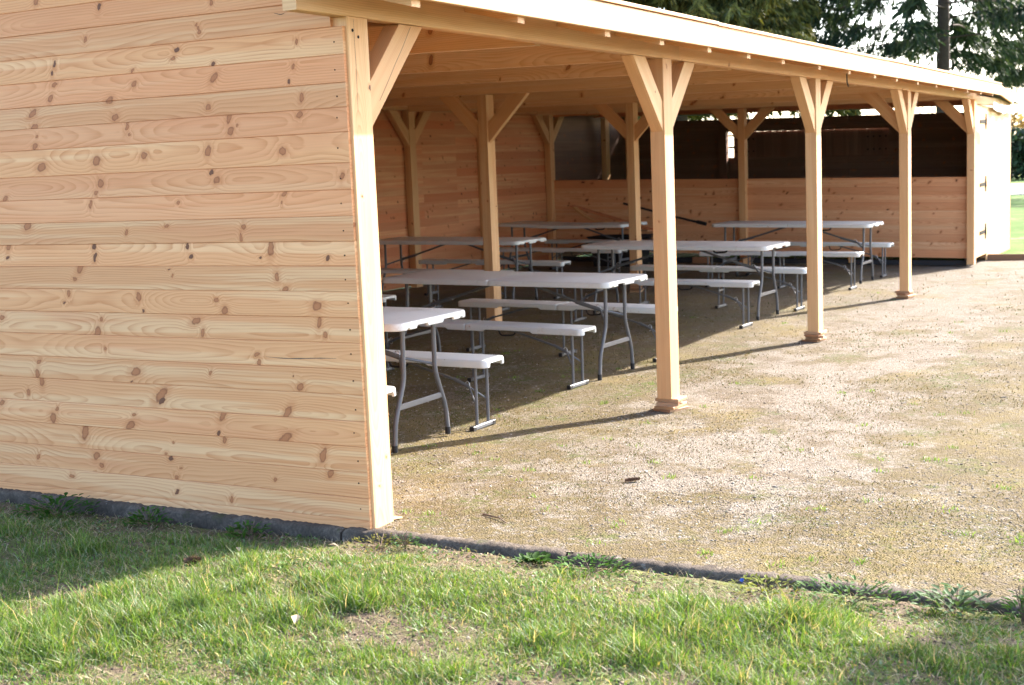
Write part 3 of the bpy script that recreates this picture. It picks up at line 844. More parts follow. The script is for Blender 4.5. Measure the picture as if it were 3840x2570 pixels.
while yy < 4.59:
    w = .1355
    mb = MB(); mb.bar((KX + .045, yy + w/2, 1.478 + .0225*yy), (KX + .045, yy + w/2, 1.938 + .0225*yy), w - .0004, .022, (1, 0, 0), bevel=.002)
    o = link('hatch_board', mb.mesh('hatch_board', M['board_shade']), HT); knots(o, .5, .13, 2)
    yy += w
bolts = MB()
for y0 in (1.98, 4.25):
    for i in range(4):
        for z in (1.60, 1.81): bolts.tube([(KX + .034, y0 + i*.1, z + .0225*y0), (KX + .022, y0 + i*.1, z + .0225*y0)], .014, 6)
link('bolt', bolts.mesh('bolt', M['iron']), HT)['kind'] = 'stuff'
for z in (1.66, 1.86):
    mb = MB(); mb.box(KX + .03, KX + .05, 4.60, 4.70, z + .10, z + .135, 'y'); link('hinge', mb.mesh('hinge', M['iron']), HT)
p = add('post', dress(16.6, 16.75, 6.40, 6.49, .05, 2.36), 'frame', nk=3)
# front wall of the kiosk beside the last post
fw = MB()
for x in (15.84, 17.93): fw.box(x, x + .07, .045, .115, .0, 2.12, 'z')
FW = link('kiosk_front', fw.mesh('kiosk_front', M['frame']), SH)
FW['label'] = 'sunlit pale plank front of the kiosk room'
for r_ in range(20):
    z = -.03 + r_*.1105
    h = .1102 if z + .108 < 2.22 else .06
    o = link('plank', pmesh(2.194, 'frame', h), FW, (18.0, .0415, z)); o.rotation_euler = (0, 0, R(90))
    knots(o, 2.2, .11, 3, .006, .012, 4)
dr = MB()
for z in (.33, 1.05, 1.9): dr.box(14.84, 15.74, .045, .07, z, z + .1, 'x')
DOOR = link('door', dr.mesh('door', M['frame']), SH)
DOOR['label'] = 'sunlit pale board door with three black strap hinges'
xx = 14.82
while xx < 15.75:
    mb = MB(); mb.box(xx, xx + .1225, .022, .044, .07, 2.19, 'z', .003)
    o = link('door_board', mb.mesh('door_board', M['frame']), DOOR); knots(o, 2.1, .1, 3, .005, .01, 4)
    xx += .123
mb = MB(); mb.box(14.815, 18.0, .020, .046, 2.195, 2.315, 'x', .003); add('header_board', mb, 'frame', L=3, W=.1, nk=3)
for z in (1.965, 1.08, .40):
    mb = MB()
    mb.bar((15.66, .0175, z), (15.20, .0175, z - .006), .007, .05, (0, 0, 1))
    mb.bar((15.69, .0175, z - .11), (15.69, .0175, z + .11), .007, .07, (1, 0, 0))
    mb.tube([(15.655, .012, z - .045), (15.655, .012, z + .045)], .011, 8)
    link('hinge', mb.mesh('hinge', M['iron']), DOOR)
def kroof(x, y): return 2.425 + .0205*y - .048*(x - 14.8) + .02*math.sin(y*2.3 + x)*min(1, max(0, (x - 14.9)/1.0))*.8
felt('kiosk_roof', 14.80, 18.10, -.11, 6.95, kroof, 14, 26)
for x in (15.7, 16.6):
    mb = MB(); mb.bar((x, .12, kroof(x, .12) - .062), (x, 6.6, kroof(x, 6.6) - .062), .05, .08)
    add('kiosk_rafter', mb, 'board_back', nk=0)
mb = MB(); mb.bar((14.865, -.30, 2.365), (16.0, -.30, 2.265), .024, .135, bevel=.003)
add('kiosk_fascia', mb, 'frame', L=3, W=.1, nk=2)
# folded white sheet hanging at the kiosk eave
mb = MB(); n = 18
for i in range(n):
    a, b = i/n, (i+1)/n
    f = lambda t: (16.0 + 1.9*t, -.03 - .02*math.sin(t*21), 2.245 - .03*math.sin(t*3.1), 2.14 - .05*math.sin(math.pi*t) - .012*math.sin(t*17))
    A, B = f(a), f(b)
    for s in (0, -.004):
        pts = [(A[0], A[1] + s, A[3]), (B[0], B[1] + s, B[3]), (B[0], B[1] + s, B[2]), (A[0], A[1] + s, A[2])]
        if s == 0: pts.reverse()
        mb.quad(pts, [(0, 0)]*4)
link('eave_sheet', mb.mesh('eave_sheet', M['sheet']), SH)
# cord hanging from the eave by the third post
mb = MB(); mb.tube([(7.72, -.06, 2.40), (7.725, -.062, 2.30), (7.74, -.06, 2.24), (7.75, -.07, 2.20)], .006, 6)
link('eave_cord', mb.mesh('eave_cord', M['black']), SH)

# ------------------------------------------------------------------ folding tables and benches
def arc_outline(w, L, re, rf):
    """half top: outer end at y=0, fold at y=L, width w along x; CCW seen from above. returns points and an end flag"""
    P = []
    def corner(cx, cyy, r, a0, a1, n):
        for i in range(n + 1):
            a = R(a0 + (a1 - a0)*i/n); P.append((cx + r*math.cos(a), cyy + r*math.sin(a)))
    corner(-w/2 + re, re, re, 180, 270, 6)
    for x in np.linspace(-w/2 + re, w/2 - re, max(18, int(w/.01)))[1:-1]: P.append((float(x), 0.0))
    corner(w/2 - re, re, re, 270, 360, 6)
    for yv in np.linspace(re, L - rf, 40)[1:-1]: P.append((w/2, float(yv)))
    corner(w/2 - rf, L - rf, rf, 0, 90, 2)
    corner(-w/2 + rf, L - rf, rf, 90, 180, 2)
    for yv in np.linspace(L - rf, re, 40)[1:-1]: P.append((-w/2, float(yv)))
    return P
def top_panel(name, w, L, th, re, notch):
    P = arc_outline(w, L, re, .008)
    n = len(P)
    C = Vector((0, L/2))
    N = []
    for i in range(n):
        a, b = Vector(P[i-1]), Vector(P[(i+1) % n]); t = (b - a).normalized(); N.append(Vector((t.y, -t.x)))
    def ring(inset, z): return [(P[i][0] - N[i].x*inset, P[i][1] - N[i].y*inset, z) for i in range(n)]
    low = [(-th + notch(*P[i])) for i in range(n)]
    rings = [ring(.016, 0.0), ring(.006, -.0025), ring(.0012, -.009), ring(0, -.018)]
    rings.append([(p[0], p[1], low[i] + .004) for i, p in enumerate(ring(-.001, 0))])
    rings.append([(p[0], p[1], low[i]) for i, p in enumerate(ring(.004, 0))])
    rings.append([(p[0], p[1], low[i]) for i, p in enumerate(ring(.014, 0))])
    rings.append(ring(.02, -.02))
    mb = MB()
    for r_ in rings: mb.v += r_
    for k in range(len(rings) - 1):
        for i in range(n):
            j = (i + 1) % n
            mb.f.append((k*n + i, (k+1)*n + i, (k+1)*n + j, k*n + j)); mb.uv.append([(0, 0)]*4)
    mb.f.append(tuple(range(n))); mb.uv.append([(0, 0)]*n)
    mb.f.append(tuple(reversed(range((len(rings)-1)*n, len(rings)*n)))); mb.uv.append([(0, 0)]*n)
    return mb.mesh(name, M['plastic'], True, 35)

TL, TW, TH = 2.08, 0.76, 0.75
def tnotch(x, y):
    if y < .004: 
        a = abs(x)
        if .085 < a < .20: return .017
        if .27 < a < .30: return .010
        return 0.0
    return 0.0
BL, BW, BH = 2.04, 0.255, 0.445
def bnotch(x, y):
    if y < .004 and abs(x) < .08: return .026
    if .42 < y < .86: return .014
    return 0.0
tp_mesh = top_panel('tabletop_panel', TW, TL/2 - .003, .045, .07, tnotch)
bp_mesh = top_panel('seat_panel', BW, BL/2 - .0025, .05, .045, bnotch)

def bend(pts, n=4):
    """round the inner corners of a polyline"""
    pts = [Vector(p) for p in pts]; out = [pts[0]]
    for i in range(1, len(pts) - 1):
        a, b, c = pts[i-1], pts[i], pts[i+1]
        r = min(.05, (a-b).length*.45, (c-b).length*.45)
        p, q = b + (a-b).normalized()*r, b + (c-b).normalized()*r
        for k in range(n + 1):
            t = k/n; out.append(p*(1-t)**2 + b*2*t*(1-t) + q*t*t)
    out.append(pts[-1]); return out
def ring_pts(c, r, ax='x'):
    o = []
    for i in range(11):
        a = 2*math.pi*i/12
        o.append((c[0], c[1] + r*math.cos(a)*.6, c[2] + r*math.sin(a)) if ax == 'x' else (c[0] + r*math.cos(a), c[1], c[2] + r*math.sin(a)))
    return o

def panels(t, me, L, h, name):
    a = link(name, me, t, (0, 0, h))
    b = link(name, me, t, (0, L, h)); b.rotation_euler = (0, 0, math.pi)
    return a, b
def make_table():
    t = thing('folding_table', 'x', 'table')
    panels(t, tp_mesh, TL, TH, 'tabletop_panel')
    legm = {}
    for s in (-1, 1):
        mb = MB(); mb.tube(bend([(s*.165, 0, TH - .02), (s*.168, 0, .40), (s*.272, 0, .175), (s*.288, 0, .03)]), .0145, 10)
        legm[s] = mb.mesh('leg', M['steel'], True)
    mb = MB(); mb.tube([(0, 0, 0), (0, 0, .045)], .0175, 10); capm = mb.mesh('foot_cap', M['black'], True)
    mb = MB(); mb.bar((-.238, 0, .25), (.238, 0, .25), .012, .034, bevel=.004); cbm = mb.mesh('crossbar', M['steel'])
    mb = MB(); mb.tube([(-.2, 0, TH - .03), (.2, 0, TH - .03)], .012, 8); hb = mb.mesh('hinge_bar', M['steel'], True)
    for e, yl, d in ((0, .125, 1), (1, TL - .125, -1)):
        for s in (-1, 1):
            l = link('leg', legm[s], t, (0, yl, 0)); link('foot_cap', capm, l, (s*.289, 0, 0))
        link('crossbar', cbm, t, (0, yl, 0)); link('crossbar', hb, t, (0, yl, 0))
        mb = MB()
        ap = (0, yl + d*.13, .50)
        mb.tube([ap, (0, yl + d*.34, .555)], .016, 8)
        mb.tube([(0, yl + d*.30, .545), (0, TL/2 - d*.10, .705)], .0115, 8)
        for s in (-1, 1): mb.tube([ap, (s*.165, yl + d*.012, .445)], .010, 6)
        br = link('brace', mb.mesh('brace', M['steel'], True), t)
        mb = MB(); mb.tube(ring_pts((0, yl + d*.15, .505), .034), .0032, 6); link('latch_ring', mb.mesh('latch_ring', M['zinc'], True), br)
    mb = MB(); mb.tube(bend([(.33, TL/2 - .36, .705), (.33, TL/2 - .35, .635), (.33, TL/2 - .20, .625), (.33, TL/2 - .19, .705)]), .010, 8)
    link('carry_handle', mb.mesh('carry_handle', M['black'], True), t)
    return t
def make_bench():
    t = thing('folding_bench', 'x', 'bench')
    panels(t, bp_mesh, BL, BH, 'seat_panel')
    mb = MB(); mb.tube([(0, 0, .03), (0, 0, BH - .02)], .0105, 8); legm = mb.mesh('leg', M['steel'], True)
    mb = MB(); mb.bar((-.125, 0, .017), (.125, 0, .017), .028, .026, bevel=.004); fbm = mb.mesh('foot_bar', M['steel'])
    mb = MB(); mb.bar((-.016, 0, .015), (.016, 0, .015), .033, .031, bevel=.004); capm = mb.mesh('end_cap', M['black'])
    mb = MB(); mb.bar((-.07, 0, .19), (.07, 0, .19), .006, .018); cb = mb.mesh('crossbar', M['steel'])
    for yl, d in ((.11, 1), (BL/2 - .03, 0), (BL - .11, -1)):
        for s in (-1, 1): link('leg', legm, t, (s*.07, yl, 0))
        fb = link('foot_bar', fbm, t, (0, yl, 0))
        for s in (-1, 1): link('end_cap', capm, fb, (s*.12, 0, 0))
        if d:
            mb = MB(); ap = (0, yl + d*.09, .255)
            mb.tube([ap, (0, yl + d*.2, .30)], .012, 8)
            mb.tube([(0, yl + d*.18, .292), (0, yl + d*.62, BH - .035)], .0085, 6)
            for s in (-1, 1): mb.tube([ap, (s*.07, yl + d*.01, .175)], .0065, 6)
            br = link('brace', mb.mesh('brace', M['steel'], True), t)
            mb = MB(); mb.tube(ring_pts((0, yl + d*.10, .262), .026), .0026, 6); link('latch_ring', mb.mesh('latch_ring', M['zinc'], True), br)
        else: link('crossbar', cb, t, (0, yl, 0))
    mb = MB(); mb.tube(bend([(.09, BL/2 - .33, BH - .04), (.09, BL/2 - .31, BH - .10), (.09, BL/2 - .18, BH - .11), (.09, BL/2 - .16, BH - .04)]), .007, 6)
    link('carry_handle', mb.mesh('carry_handle', M['black'], True), t)
    return t
def copy_tree(o, parent=None):
    c = o.copy(); COL.objects.link(c)
    if parent is not None: c.parent = parent
    for ch in list(o.children): copy_tree(ch, c)
    return c
def place(o, x, y, rz, L):
    za, zb = float(gz(x, y + .1)), float(gz(x, y + L - .1))
    o.location = (x, y, za - .0135*.1 + .001)
    o.rotation_euler = (math.atan2(zb - za, L - .2), 0, R(rz))
TABLES = [
    (1.80, .77, 0, 'white folding table nearest the camera, its left half hidden by the sunlit corner post'),
    (4.72, .84, -2, 'rust stained white folding table with its whole top in view between two front posts'),
    (8.49, .84, -2, 'white folding table whose top passes behind the thickest freestanding front post'),
    (12.40, .80, -1, 'white folding table standing against the sunny end of the plank half wall'),
    (9.08, 3.95, -1, 'shaded white folding table by the rear plank wall, crossed by a middle post'),
    (12.55, 4.15, -5, 'shaded white folding table sagging at its middle fold, in front of the black tub'),
]
tproto = make_table()
for i, (x, y, rz, lab) in enumerate(TABLES):
    t = tproto if i == 0 else copy_tree(tproto)
    tag(t, lab, 'table', 'white folding tables under the shelter'); place(t, x, y, rz, TL)
    if i == 5:
        for ch, s in zip([c for c in t.children if c.name.startswith('tabletop_panel')], (1, 1)):
            e = ch.rotation_euler; ch.rotation_euler = (-.026, e[1], e[2]) if abs(e[2]) < 1 else (.026*0 - .026, e[1], e[2])
BENCHES = [
    (2.43, .74, 0, 'white bench with its tip in sunlight, beside the nearest table'),
    (1.02, .61, 0, 'white bench showing only a sunlit tip beside the corner post at the near table'),
    (4.12, .90, -4, 'white bench on the near side of the rust stained table, front legs fully visible'),
    (5.50, .80, -3, 'white bench beyond the rust stained table, its end hidden by a front post'),
    (7.70, .82, -2, 'mud spotted white bench just right of the thickest inner post'),
    (9.20, .74, -2, 'white bench whose end touches the edge of the third front post in view'),
    (11.42, .74, -1, 'white bench on the near side of the table by the half wall'),
    (13.08, .76, 0, 'white bench between the farthest front table and the half wall'),
    (5.72, 3.70, 0, 'white bench of which only a shaded tip shows above the nearest table'),
    (9.72, 3.83, 0, 'shaded white bench on the half wall side of the rear wall table'),
    (8.33, 3.85, 0, 'shaded white bench on the near side of the rear wall table, by the corner post'),
    (11.68, 3.95, -3, 'shaded white bench on the near side of the sagging table'),
    (13.35, 3.95, -3, 'shaded white bench behind the sagging table'),
]
bproto = make_bench()
for i, (x, y, rz, lab) in enumerate(BENCHES):
    t = bproto if i == 0 else copy_tree(bproto)
    tag(t, lab, 'bench', 'white folding benches under the shelter'); place(t, x, y, rz, BL)

# black tub with boards lying over it, by the half wall
tz = float(gz(14.2, 5.1))
tub = thing('storage_tub', 'black plastic tub against the half wall with loose planks across it', 'tub', (14.2, 5.12, tz))
mb = MB()
def frustum(mb, w0, l0, w1, l1, z0, z1):
    a = [(-w0, -l0, z0), (w0, -l0, z0), (w0, l0, z0), (-w0, l0, z0)]; b = [(-w1, -l1, z1), (w1, -l1, z1), (w1, l1, z1), (-w1, l1, z1)]
    for i in range(4):
        j = (i + 1) % 4; mb.quad([a[i], a[j], b[j], b[i]], [(0, 0)]*4)
    mb.quad(list(reversed(a)), [(0, 0)]*4)
frustum(mb, .20, .36, .25, .42, 0.0, .46)
mb2 = [(.25, .42), (.235, .405)]
for s in range(4):
    P = [(-.25, -.42), (.25, -.42), (.25, .42), (-.25, .42)]; Q = [(-.235, -.405), (.235, -.405), (.235, .405), (-.235, .405)]; B_ = [(-.19, -.35), (.19, -.35), (.19, .35), (-.19, .35)]
    j = (s + 1) % 4
    mb.quad([(*P[s], .46), (*P[j], .46), (*Q[j], .46), (*Q[s], .46)], [(0, 0)]*4)
    mb.quad([(*Q[s], .46), (*Q[j], .46), (*B_[j], .02), (*B_[s], .02)], [(0, 0)]*4)
mb.quad([(*p, .02) for p in B_], [(0, 0)]*4)
link('tub_body', mb.mesh('tub_body', M['black']), tub)
mb = MB(); mb.tube([(-.262, -.43, .45), (.262, -.43, .45), (.262, .43, .45), (-.262, .43, .45), (-.262, -.43, .45)], .014, 6); link('rim', mb.mesh('rim', M['black']), tub)
for s in (-1, 1):
    mb = MB(); mb.tube(bend([(-.09, s*.44, .42), (-.09, s*.50, .43), (.09, s*.50, .43), (.09, s*.44, .42)]), .012, 6); link('handle', mb.mesh('handle', M['black']), tub)
pl = [((14.42, 6.02, .955), (14.28, 4.62, .565), .16, .022, 'board_back', 'broad brown plank sloping over the black tub', 'plank'),
      ((14.30, 5.92, .93), (14.10, 5.30, .70), .07, .03, 'frame', 'short pale curved slat leaning over the black tub', 'plank'),
      ((14.18, 5.30, .60), (14.16, 4.62, .56), .10, .02, 'shingle', 'small orange brown plank lying flat on the tub rim', 'plank')]
for a, b, w, h, mt, lab, cat in pl:
    mb = MB()
    if 'curved' in lab:
        pr = None
        for k in range(6):
            t0, t1 = k/6, (k+1)/6
            A = Vector(a).lerp(Vector(b), t0) - Vector((0, 0, .06*math.sin(math.pi*t0))); B = Vector(a).lerp(Vector(b), t1) - Vector((0, 0, .06*math.sin(math.pi*t1)))
            mb.bar(A, B, w, h)
    else: mb.bar(a, b, w, h, bevel=.003)
    o = link('loose_plank', mb.mesh('loose_plank', M[mt])); tag(o, lab, cat, 'loose planks on the black tub'); knots(o, 1.2, .1, 3)
mb = MB(); mb.tube([(14.55, 5.2, .965), (14.42, 4.2, .725), (14.40, 3.84, .643)], .017, 8); mb.tube([(14.42, 3.95, .668), (14.397, 3.80, .634)], .028, 8)
po = link('tool_handle', mb.mesh('tool_handle', M['black'], True)); tag(po, 'long black tool handle slanting before the half wall', 'tool')
mb = MB(); mb.bar((14.42, 3.78, .09), (14.42, 4.02, .092), .10, .09, bevel=.006)
o = link('wood_block', mb.mesh('wood_block', M['shingle'])); tag(o, 'short squared wooden block under the foot of the half wall', 'block')
mb = MB(); mb.tube([(14.45, 3.18, .13), (14.66, 3.28, .13)], .075, 12)
o = link('log', mb.mesh('log', M['frame'], True)); tag(o, 'round pale log end by the foot of the half wall', 'log')
o.location = (0, 0, float(gz(14.5, 3.2)) - .055)

# ------------------------------------------------------------------ grass, pebbles, weeds (real blades)
NR = np.random.default_rng(5)
def blades(name, P, h, w, lean, tint, mat, az=None):
    n = len(P)
    az = NR.uniform(0, 2*np.pi, n) if az is None else az
    d = np.stack([np.cos(az), np.sin(az), np.zeros(n)], -1)
    f = az + np.pi/2 + NR.normal(0, .9, n)
    s = np.stack([np.cos(f), np.sin(f), np.zeros(n)], -1)*(w/2)[:, None]
    up = np.array([0, 0, 1.0])
    hh = h*np.sqrt(np.clip(1 - (lean*.8)**2, .12, 1))
    m1 = P + up*(hh*.5)[:, None] + d*(h*lean*.28)[:, None]
    tp = P + up*hh[:, None] + d*(h*lean)[:, None]
    V = np.stack([P - s, P + s, m1 - s*.85, m1 + s*.85, tp], 1).reshape(-1, 3)
    b = (np.arange(n)*5)[:, None]
    F = np.concatenate([b + [0, 1, 3, 2], b + [2, 3, 4]], 1).ravel()
    ls = (np.arange(n)*7)[:, None] + [0, 4]
    lt = np.tile([4, 3], n)
    me = np_mesh(name, V, F, ls.ravel(), lt, M[mat], np.repeat(tint, 5, 0))
    me.polygons.foreach_set('use_smooth', [True]*len(me.polygons))
    return me
def palette(n, cols, wts, jit=.18):
    i = NR.choice(len(cols), n, p=np.array(wts)/sum(wts))
    c = np.array(cols)[i]
    return np.clip(c*(1 + NR.normal(0, jit, (n, 1))), .004, .9)
def noise2(x, y, s, seed):
    r = np.random.default_rng(seed); v = 0
    for k in range(6):
        a = r.uniform(0, 2*np.pi); f = s*r.uniform(.6, 2.2); ph = r.uniform(0, 6.3)
        v = v + np.sin((x*np.cos(a) + y*np.sin(a))*f + ph)
    return v/3.0
# tufts
tc = np.stack([NR.uniform(-2.3, -.2, 240), NR.uniform(-4, 3.4, 240)], -1); tr = NR.uniform(.03, .12, 240); ts = NR.uniform(.25, 1.2, 240)
def lawn_blades(n, x0, x1, y0, y1):
    x = NR.uniform(x0, x1, n); y = NR.uniform(y0, y1, n)
    t = np.zeros(n)
    for (cx, cyy), r_, s_ in zip(tc, tr, ts):
        t = np.maximum(t, s_*np.exp(-((x-cx)**2 + (y-cyy)**2)/(r_*r_)))
    strip = np.clip((-x - .12)/.75, 0, 1)                   # thinner, shorter turf along the kerb
    dn = .52 + .5*noise2(x, y, 6., 3) + .4*noise2(x, y, 17., 4)
    dn = np.clip(dn*(.22 + .78*strip) + t*.9 - .12*(1 - strip) + (.25 + .5*noise2(x, y, 9., 61))*np.exp(-((x + .095)/.03)**2), .05, 1)
    k = NR.uniform(0, 1, n) < dn
    x, y, t, strip = x[k], y[k], t[k], strip[k]
    n = len(x)
    P = np.stack([x, y, lz(x, y) - .003], -1)
    h = (NR.gamma(4, .0062, n) + .007)*(.5 + .5*strip)*(1 + 1.5*t)*np.clip(.78 + .38*noise2(x, y, 3.1, 14), .4, 1.3)
    w = NR.uniform(.0018, .0044, n)*(1 + .2*t)
    lean = np.clip(NR.normal(.72, .33, n), .03, 1.2)
    tint = palette(n, [(.066, .130, .016), (.094, .172, .026), (.13, .205, .042), (.20, .19, .07), (.34, .28, .18), (.07, .125, .05), (.17, .23, .14)], [22, 30, 20, 8, 9, 10, 8])
    return P, h, w, lean, tint
A = lawn_blades(420000, -2.05, -.077, -3.2, 2.9)
B = lawn_blades(110000, -3.9, -.09, -7.0, 6.5)
C = [np.concatenate(q) for q in zip(A, B)]
g1 = link('lawn_grass', blades('lawn_grass', *C, 'grass')); g1['kind'] = 'stuff'
# low broad leaves and clover among the turf
n = 26000
x = NR.uniform(-2.05, -.1, n); y = NR.uniform(-3.1, 2.8, n)
k = NR.uniform(0, 1, n) < np.clip(.35 + .5*noise2(x, y, 9., 8), 0.02, 1)
x, y = x[k], y[k]; n = len(x)
P = np.stack([x, y, lz(x, y) + NR.uniform(0, .014, n)], -1)
g2 = link('clover_leaves', blades('clover_leaves', P, NR.uniform(.008, .02, n), NR.uniform(.006, .013, n), NR.uniform(.7, 1.2, n),
     palette(n, [(.07, .15, .03), (.12, .20, .06), (.16, .22, .12), (.30, .25, .12)], [4, 4, 2, 2]), 'leaf')); g2['kind'] = 'stuff'
# sparse growth and moss tips on the gravel
n = 150000
x = np.abs(NR.exponential(2.6, n)) + .03; y = NR.uniform(-4.5, 3.6, n)
dn = np.clip(.25 + .55*noise2(x, y, 3.2, 21) + .35*noise2(x, y, 11., 22), 0.02, 1)
k = (NR.uniform(0, 1, n) < dn) & (x < 14)
x, y = x[k], y[k]; n = len(x)
P = np.stack([x, y, gz(x, y) - .002], -1)
fr = 1 + x*.12
g3 = link('moss_and_sprouts', blades('moss_and_sprouts', P, NR.uniform(.005, .014, n)*fr, NR.uniform(.002, .0045, n)*fr, NR.uniform(.3, 1.1, n),
     palette(n, [(.10, .08, .03), (.15, .115, .055), (.085, .088, .028), (.06, .085, .02), (.21, .165, .11)], [6, 5, 5, 3, 3]), 'leaf')); g3['kind'] = 'stuff'
# small green sprout clumps
n = 2600; cxs = np.abs(NR.exponential(3.0, 150)) + .1; cys = NR.uniform(-4, 3, 150)
i = NR.integers(0, 150, n); x = np.clip(cxs[i] + NR.normal(0, .022, n), .06, 15); y = cys[i] + NR.normal(0, .022, n)
P = np.stack([x, y, gz(x, y) - .002], -1)
g4 = link('sprouts', blades('sprouts', P, NR.uniform(.01, .03, n), NR.uniform(.003, .006, n), NR.uniform(.2, .9, n), palette(n, [(.10, .19, .03), (.15, .23, .05)], [1, 1]), 'grass')); g4['kind'] = 'stuff'

def pebbles(name, n, x, y, zf, r, cols, wts):
    n = len(x)
    z = zf(x, y)
    oc = np.array([[1, 0, 0], [-1, 0, 0], [0, 1, 0], [0, -1, 0], [0, 0, 1], [0, 0, -1]], float)
    sc_ = np.stack([r*NR.uniform(.7, 1.4, n), r*NR.uniform(.6, 1.1, n), r*NR.uniform(.35, .7, n)], -1)
    V = oc[None]*sc_[:, None, :]*NR.uniform(.75, 1.2, (n, 6, 1))
    a = NR.uniform(0, 6.3, n); ca, sa = np.cos(a)[:, None], np.sin(a)[:, None]
    V = np.stack([V[..., 0]*ca - V[..., 1]*sa, V[..., 0]*sa + V[..., 1]*ca, V[..., 2]], -1)
    V += np.stack([x, y, z + r*.12], -1)[:, None, :]
    T = np.array([[0, 2, 4], [2, 1, 4], [1, 3, 4], [3, 0, 4], [2, 0, 5], [1, 2, 5], [3, 1, 5], [0, 3, 5]])
    F = (np.arange(n)[:, None, None]*6 + T[None]).ravel()
    ls = np.arange(n*8)*3
    return np_mesh(name, V.reshape(-1, 3), F, ls, np.full(n*8, 3), M['pebble'], np.repeat(palette(n, cols, wts, .15), 6, 0))
n = 70000
x = np.abs(NR.exponential(2.4, n)) + .03; y = NR.uniform(-4.5, 4.5, n)
k = (NR.uniform(0, 1, n) < np.clip(.45 + .55*noise2(x, y, 2.2, 31), .04, 1)) & (x < 13)
x, y = x[k], y[k]
pb = link('gravel_stones', pebbles('gravel_stones', 0, x, y, gz, NR.gamma(4, .0008, len(x))*(1 + .08*x) + .0012,
     [(.26, .225, .18), (.21, .175, .135), (.40, .36, .31), (.14, .112, .083), (.22, .17, .12)], [6, 6, 2, 4, 2])); pb['kind'] = 'stuff'

# crumbs of soil and bits of dead stalk between the blades
n = 30000; x = NR.uniform(-2.0, -.08, n); y = NR.uniform(-3.1, 2.8, n)
sc_ = link('soil_crumbs', pebbles('soil_crumbs', 0, x, y, lz, NR.gamma(3, .0011, n) + .001, [(.10, .07, .045), (.17, .125, .085), (.06, .042, .03), (.30, .25, .18)], [5, 4, 4, 1])); sc_['kind'] = 'stuff'
n = 17000; x = NR.uniform(-2.0, -.08, n); y = NR.uniform(-3.1, 2.8, n)
g5 = link('dead_thatch', blades('dead_thatch', np.stack([x, y, lz(x, y) + NR.uniform(.001, .008, n)], -1), NR.uniform(.02, .06, n), NR.uniform(.0015, .003, n), NR.uniform(1.1, 1.24, n),
     palette(n, [(.33, .27, .17), (.24, .18, .11), (.42, .36, .26)], [3, 3, 2]), 'leaf')); g5['kind'] = 'stuff'
# litter on the gravel: bits of leaf and stalk
n = 5200; x = np.abs(NR.exponential(2.4, n)) + .04; y = NR.uniform(-4.2, 3.2, n)
g6 = link('leaf_litter', blades('leaf_litter', np.stack([x, y, gz(x, y) + NR.uniform(.002, .006, n)], -1), NR.uniform(.01, .035, n), NR.uniform(.002, .006, n), NR.uniform(1.1, 1.24, n),
     palette(n, [(.10, .065, .04), (.20, .14, .08), (.38, .32, .24), (.06, .04, .03)], [4, 4, 3, 3]), 'leaf')); g6['kind'] = 'stuff'
# weeds along the kerb
def weed(name, label, x, y, r, h, n, leafl, col, cat='plant', group=None):
    r *= 1.25; h *= 1.35; n = int(n*1.4); leafl *= 1.15
    z0 = float(lz(x, y)) + .008
    V = []; F = []; T = []
    rr = np.random.default_rng(int(abs(y)*1000) + n)
    for i in range(n):
        a = rr.uniform(0, 6.283); q = rr.uniform(.1, 1)**.7; el = rr.uniform(.1, 1.0)
        c = np.array([x + r*q*math.cos(a), y + r*q*math.sin(a), z0 + h*el*(1.1 - .6*q)])
        c[0] = min(c[0], -.105 + .05*max(0, (c[2] - .07)/.05)) if c[2] < .09 else c[0]
        d = np.array([math.cos(a + rr.normal(0, .5)), math.sin(a + rr.normal(0, .5)), rr.uniform(-.1, .7)]); d /= np.linalg.norm(d)
        s = np.cross(d, [0, 0, 1.0]); s /= np.linalg.norm(s); u = np.cross(s, d)
        L = leafl*rr.uniform(.6, 1.2); w = L*rr.uniform(.3, .5)
        pts = [c - d*L*.5, c - d*.1*L + s*w*.5 + u*.12*L, c + d*.3*L + s*w*.35 + u*.08*L, c + d*L*.5, c + d*.3*L - s*w*.35 + u*.08*L, c - d*.1*L - s*w*.5 + u*.12*L, c + d*.1*L]
        b = len(V); V += pts
        F += [(b, b+6, b+1), (b+1, b+6, b+2), (b+2, b+6, b+3), (b+3, b+6, b+4), (b+4, b+6, b+5), (b+5, b+6, b)]
        T += [np.array(col)*np.array((.72, .86, .6))*rr.uniform(.6, 1.2)]*7
    me = np_mesh(name, np.array(V), np.array(F).ravel(), np.arange(len(F))*3, np.full(len(F), 3), M['leaf'], np.array(T))
    t = thing(name, label, cat, (0, 0, 0), 0, group)
    link('foliage', me, t)
    mb = MB()
    for i in range(9):
        a = rr.uniform(0, 6.28); q = r*rr.uniform(.3, .9)
        mb.tube([(x, y, z0 - .01), (min(x + q*.5*math.cos(a), -.1), y + q*.5*math.sin(a), z0 + h*.45), (min(x + q*math.cos(a), -.1), y + q*math.sin(a), z0 + h*.8)], .0016, 4)
    link('stem', mb.mesh('stem', M['twig']), t)
G = 'weeds rooted along the kerb'
weed('weed', 'bright green leafy weed at the kerb, rightmost of the weeds', -.17, -2.68, .055, .10, 70, .03, (.10, .20, .035), group=G)
weed('weed', 'grey green lobed weed spreading beside the rightmost bright weed', -.20, -2.47, .11, .075, 110, .035, (.12, .17, .10), group=G)
weed('weed', 'low mat of round leaves along the kerb left of the grey green weed', -.19, -2.12, .17, .05, 170, .024, (.10, .17, .06), group=G)
weed('weed', 'yellowish low weed beside the blue cap', -.18, -1.80, .11, .04, 90, .022, (.21, .20, .04), group=G)
weed('weed', 'clover like weed mat right of the kerb stone joint', -.18, -1.12, .13, .045, 140, .022, (.09, .18, .045), group=G)
